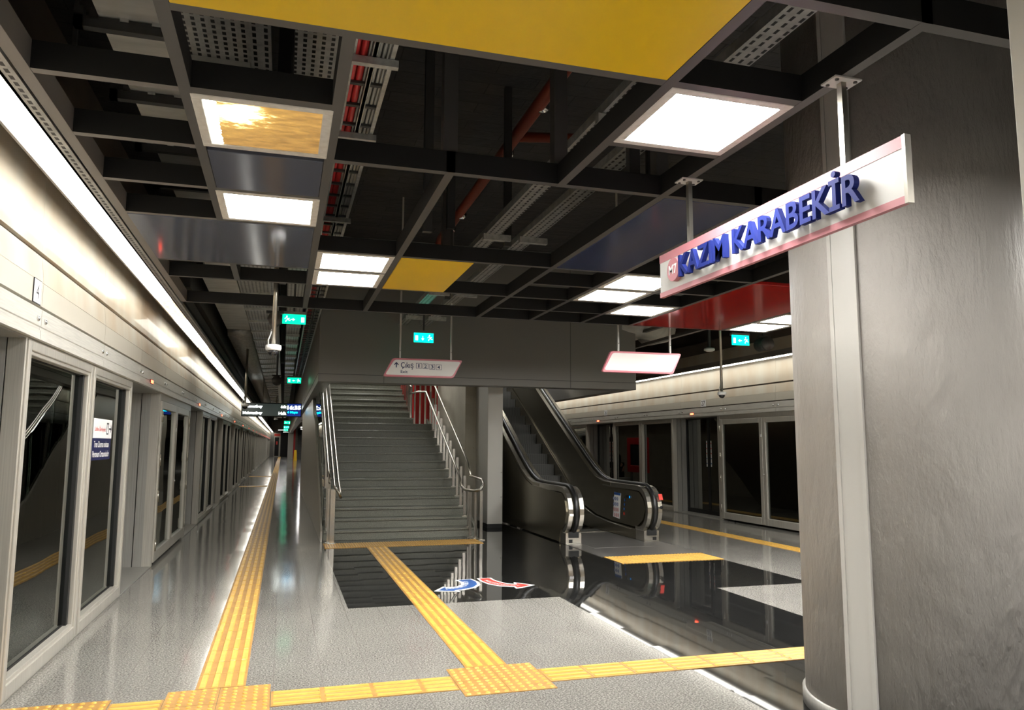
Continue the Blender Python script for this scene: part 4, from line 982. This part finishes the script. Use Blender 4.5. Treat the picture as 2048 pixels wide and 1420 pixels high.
# ------------------------------------------------------------------ right hand services
r = thing('ventilation_duct', 'grey sheet metal ventilation duct high on the right, behind the red panel', 'duct', (5.8, 12, 3.4))
MB().box(5.6, 8.0, 11.6, 12.4, 3.75, 4.3).box(6.5, 7.2, 12.4, 20, 3.75, 4.3).build('rectangular_duct', 'galv', r, .02)
MB().tube([(6.0, 13.0, 3.8), (6.6, 12.9, 3.75), (7.0, 13.2, 3.75), (7.1, 14., 3.8)], .26, 16).build('round_bend', 'duct', r)
for z in (3.35, 3.6): tag(MB().box(6.35, 6.43, 8.8, 30, z, z+.05).box(6.37, 6.41, 9.2 if z < 3.5 else 9.6, 9.24 if z < 3.5 else 9.64, z+.05, 5.0).build('steel_rail', 'beam'), 'lower dark rail on the right above the far door header' if z < 3.5 else 'upper dark rail on the right under the ventilation duct', 'rail')
# ------------------------------------------------------------------ far end of the left platform
struct(MB().box(-1.9, 4, 100, 100.2, 0, 5.).build('wall_end', 'bulk'))
r = thing('end_door', 'red topped narrow door at the far end of the left platform', 'door', (-1.0, 99.9, 0))
MB().box(-1.05, -.28, 99.8, 99.98, 0, 2.9).build('frame', 'alu', r); MB().box(-.95, -.45, 99.78, 99.8, .1, 2.4).build('leaf', 'gasket', r); MB().box(-1.02, -.3, 99.75, 99.8, 2.55, 2.85).build('red_header', 'redp', r); MB().box(-.8, -.6, 99.76, 99.78, 1.5, 1.9).build('door_label', 'redp', r)
tag(MB().box(-.24, .72, 99.9, 99.99, 0, 3.2).build('dark_doorway', 'gasket'), 'tall black doorway at the far end of the left platform', 'doorway')
tag(MB().box(.53, 1.07, 84, 84.8, 0, 5.).build('far_column', 'column'), 'pale grey column standing far down the left platform', 'column')
tag(MB().box(1.09, 1.28, 84, 84.8, 0, 4.).build('red_post', 'red'), 'red post beside the pale far column', 'post')
fs_ = thing('far_escalator', 'dark stairs rising at the far end right of the red post', 'stairs', (1.9, 80, 0))
for k in range(18): MB().box(1.5, 2.3, 80+.35*k, 80.35+.35*k, .18*k, .18*(k+1)).build('step', 'galvd', fs_)
r = thing('caution_board', 'yellow folding caution board standing far down the left platform', 'sign', (1.15, 75, 0))
MB().prism([(1.02, 0), (1.34, 0), (1.28, 1.0), (1.08, 1.0)], 'y', 75, 75.03).build('front_board', 'yellowsign', r); MB().prism([(1.02, 0), (1.34, 0), (1.28, 1.0), (1.08, 1.0)], 'y', 75.25, 75.28).build('rear_board', 'yellowsign', r)
for k, xy in enumerate(((1.25, 46.), (1.25, 48.), (1.6, 56.), (1.6, 64.), (1.8, 72.), (-.2, 78.), (.3, 90.))): light(0, 0, 'ceiling light far down the left platform', 'far ceiling lights', 2.9, xy)
struct(MB().box(.66, 3.6, 41, 41.3, 2.7, 5.).box(.66, .9, 41.3, 90, 2.7, 5.).build('trim_2', 'bulk'))

# ------------------------------------------------------------------ things behind the escalator, seen mirrored in the right glass
r = thing('red_framed_board', 'red framed dark board standing behind the escalator, seen mirrored in the right glass', 'board', (7.6, 20.25, 0))
b = MB(); frame_rect(b, 7.56, 7.64, 19.6, 20.9, .74, 1.74, .2); b.build('frame', 'red', r, .01)
MB().box(7.585, 7.615, 19.8, 20.7, .94, 1.54).build('dark_face', 'gasket', r)
for y in (19.8, 20.65): MB().box(7.57, 7.63, y, y+.06, 0, .74).build('leg', 'steel', r)
r = thing('round_bench', 'low round fluted grey seat with the waiting woman on it', 'bench', (6.6, 23.9, 0))
MB().lathe([(.36, 0), (.38, .02), (.34, .36), (.38, .40), (.40, .44), (.38, .46)], (6.6, 23.8, 0), 24).build('seat_drum', 'column', r)
def skin_mesh(name, chains, m, parent, sub=1):
    vs, es, rs, idx = [], [], [], {}
    for ch in chains:
        prev = None
        for (p, rad) in ch:
            key = tuple(round(x, 4) for x in p)
            if key not in idx: idx[key] = len(vs); vs.append(p); rs.append(rad)
            if prev is not None and prev != idx[key]: es.append((prev, idx[key]))
            prev = idx[key]
    me = bpy.data.meshes.new(name); me.from_pydata(vs, es, []); me.materials.append(M[m])
    o = bpy.data.objects.new(name, me); C.objects.link(o); o.parent = parent
    md = o.modifiers.new('skin', 'SKIN'); me.skin_vertices.new() if not me.skin_vertices else None
    sv = me.skin_vertices[0].data
    for i, rad in enumerate(rs): sv[i].radius = (rad, rad) if not isinstance(rad, tuple) else rad
    sv[0].use_root = True
    s_ = o.modifiers.new('sub', 'SUBSURF'); s_.levels = sub; s_.render_levels = sub
    o.modifiers.new('smooth', 'SMOOTH').iterations = 1
    for p in me.polygons: p.use_smooth = True
    return o
pr = thing('person', 'person in black, long dark hair, seated with a phone, mirrored in the right glass', 'person', (6.6, 23.8, .46))
pel = ((0, 0, .10), (.15, .11)); ch = ((0, .02, .38), (.15, .10)); nk = ((0, .03, .53), .05); hd0 = ((0, .05, .62), .075); hd1 = ((0, .06, .71), .085); hd2 = ((0, .05, .78), .06)
chains = [[pel, ((0, .0, .24), (.12, .09)), ch, nk, hd0, hd1, hd2, ]]
for s in (-1, 1):
    chains.append([ch, ((s*.17, .01, .44), .055), ((s*.20, .06, .20), .042), ((s*.12, .28, .16), .034), ((s*.07, .36, .20), .032)])
    chains.append([pel, ((s*.10, .08, .08), .085), ((s*.10, .44, .08), .065), ((s*.10, .47, -.20), .050), ((s*.10, .46, -.40), .038), ((s*.10, .60, -.42), .034)])
    for q in range(4):
        x = s*.07+s*(.018-.012*q)
        chains.append([((s*.07, .36, .20), .032), ((x, .405, .215+.004*q), .009), ((x-s*.012, .43, .235), .008), ((x-s*.02, .42, .25), .007)])
    chains.append([((s*.07, .36, .20), .032), ((s*.045, .37, .235), .010), ((s*.03, .395, .255), .008)])
skin_mesh('body', chains, 'skin', pr)
skin_mesh('black_top', [[((0, 0, .06), (.16, .12)), ((0, .0, .24), (.135, .10)), ((0, .02, .38), (.165, .115)), ((0, .025, .47), (.10, .075))]]+[[((0, .02, .38), (.165, .115)), ((s*.17, .01, .44), .066), ((s*.185, .03, .34), .055)] for s in (-1, 1)], 'blackcloth', pr)
skin_mesh('black_trousers', [[((0, 0, .08), (.165, .125)), ((s*.10, .08, .08), .095), ((s*.10, .44, .08), .075), ((s*.10, .47, -.20), .060), ((s*.10, .46, -.36), .050)] for s in (-1, 1)], 'blackcloth', pr)
skin_mesh('long_hair', [[((0, .035, .80), .06), ((0, .0, .74), .092), ((0, -.035, .62), .085), ((0, -.05, .46), .07), ((0, -.05, .32), .045)], [((0, .0, .74), .092), ((.07, .02, .62), .035), ((.08, .02, .48), .028)], [((0, .0, .74), .092), ((-.07, .02, .62), .035), ((-.08, .02, .48), .028)]], 'hair', pr)
fa = MB()
for s in (-1, 1): fa.lathe([(.011, -.006), (.012, 0), (.008, .006)], (s*.03, .142, .70), 8, 1)
fa.box(-.012, .012, .135, .165, .655, .69, 0).box(-.022, .022, .13, .142, .625, .635, 2)
o = fa.build('face_features', ['skin', 'black1', 'redp'], None); o.parent = pr
t_ = tag(MB().box(6.565, 6.635, 24.22, 24.232, .66, .80).build('phone', 'gasket'), 'small phone held in the hands of the seated person', 'phone')

r = thing('junction_box', 'small white junction box above the second left ceiling bay', 'junction box', (-1.07, 3.98, 3.34))
MB().box(-1.10, -1.01, 3.93, 4.05, 3.30, 3.40).build('cover', 'lframe', r, .012); MB().box(-1.09, -1.02, 3.925, 3.93, 3.32, 3.38).build('lid_edge', 'lframe', r); MB().box(-1.06, -1.04, 3.98, 4.0, 3.40, 5.).build('stem', 'galvd', r)
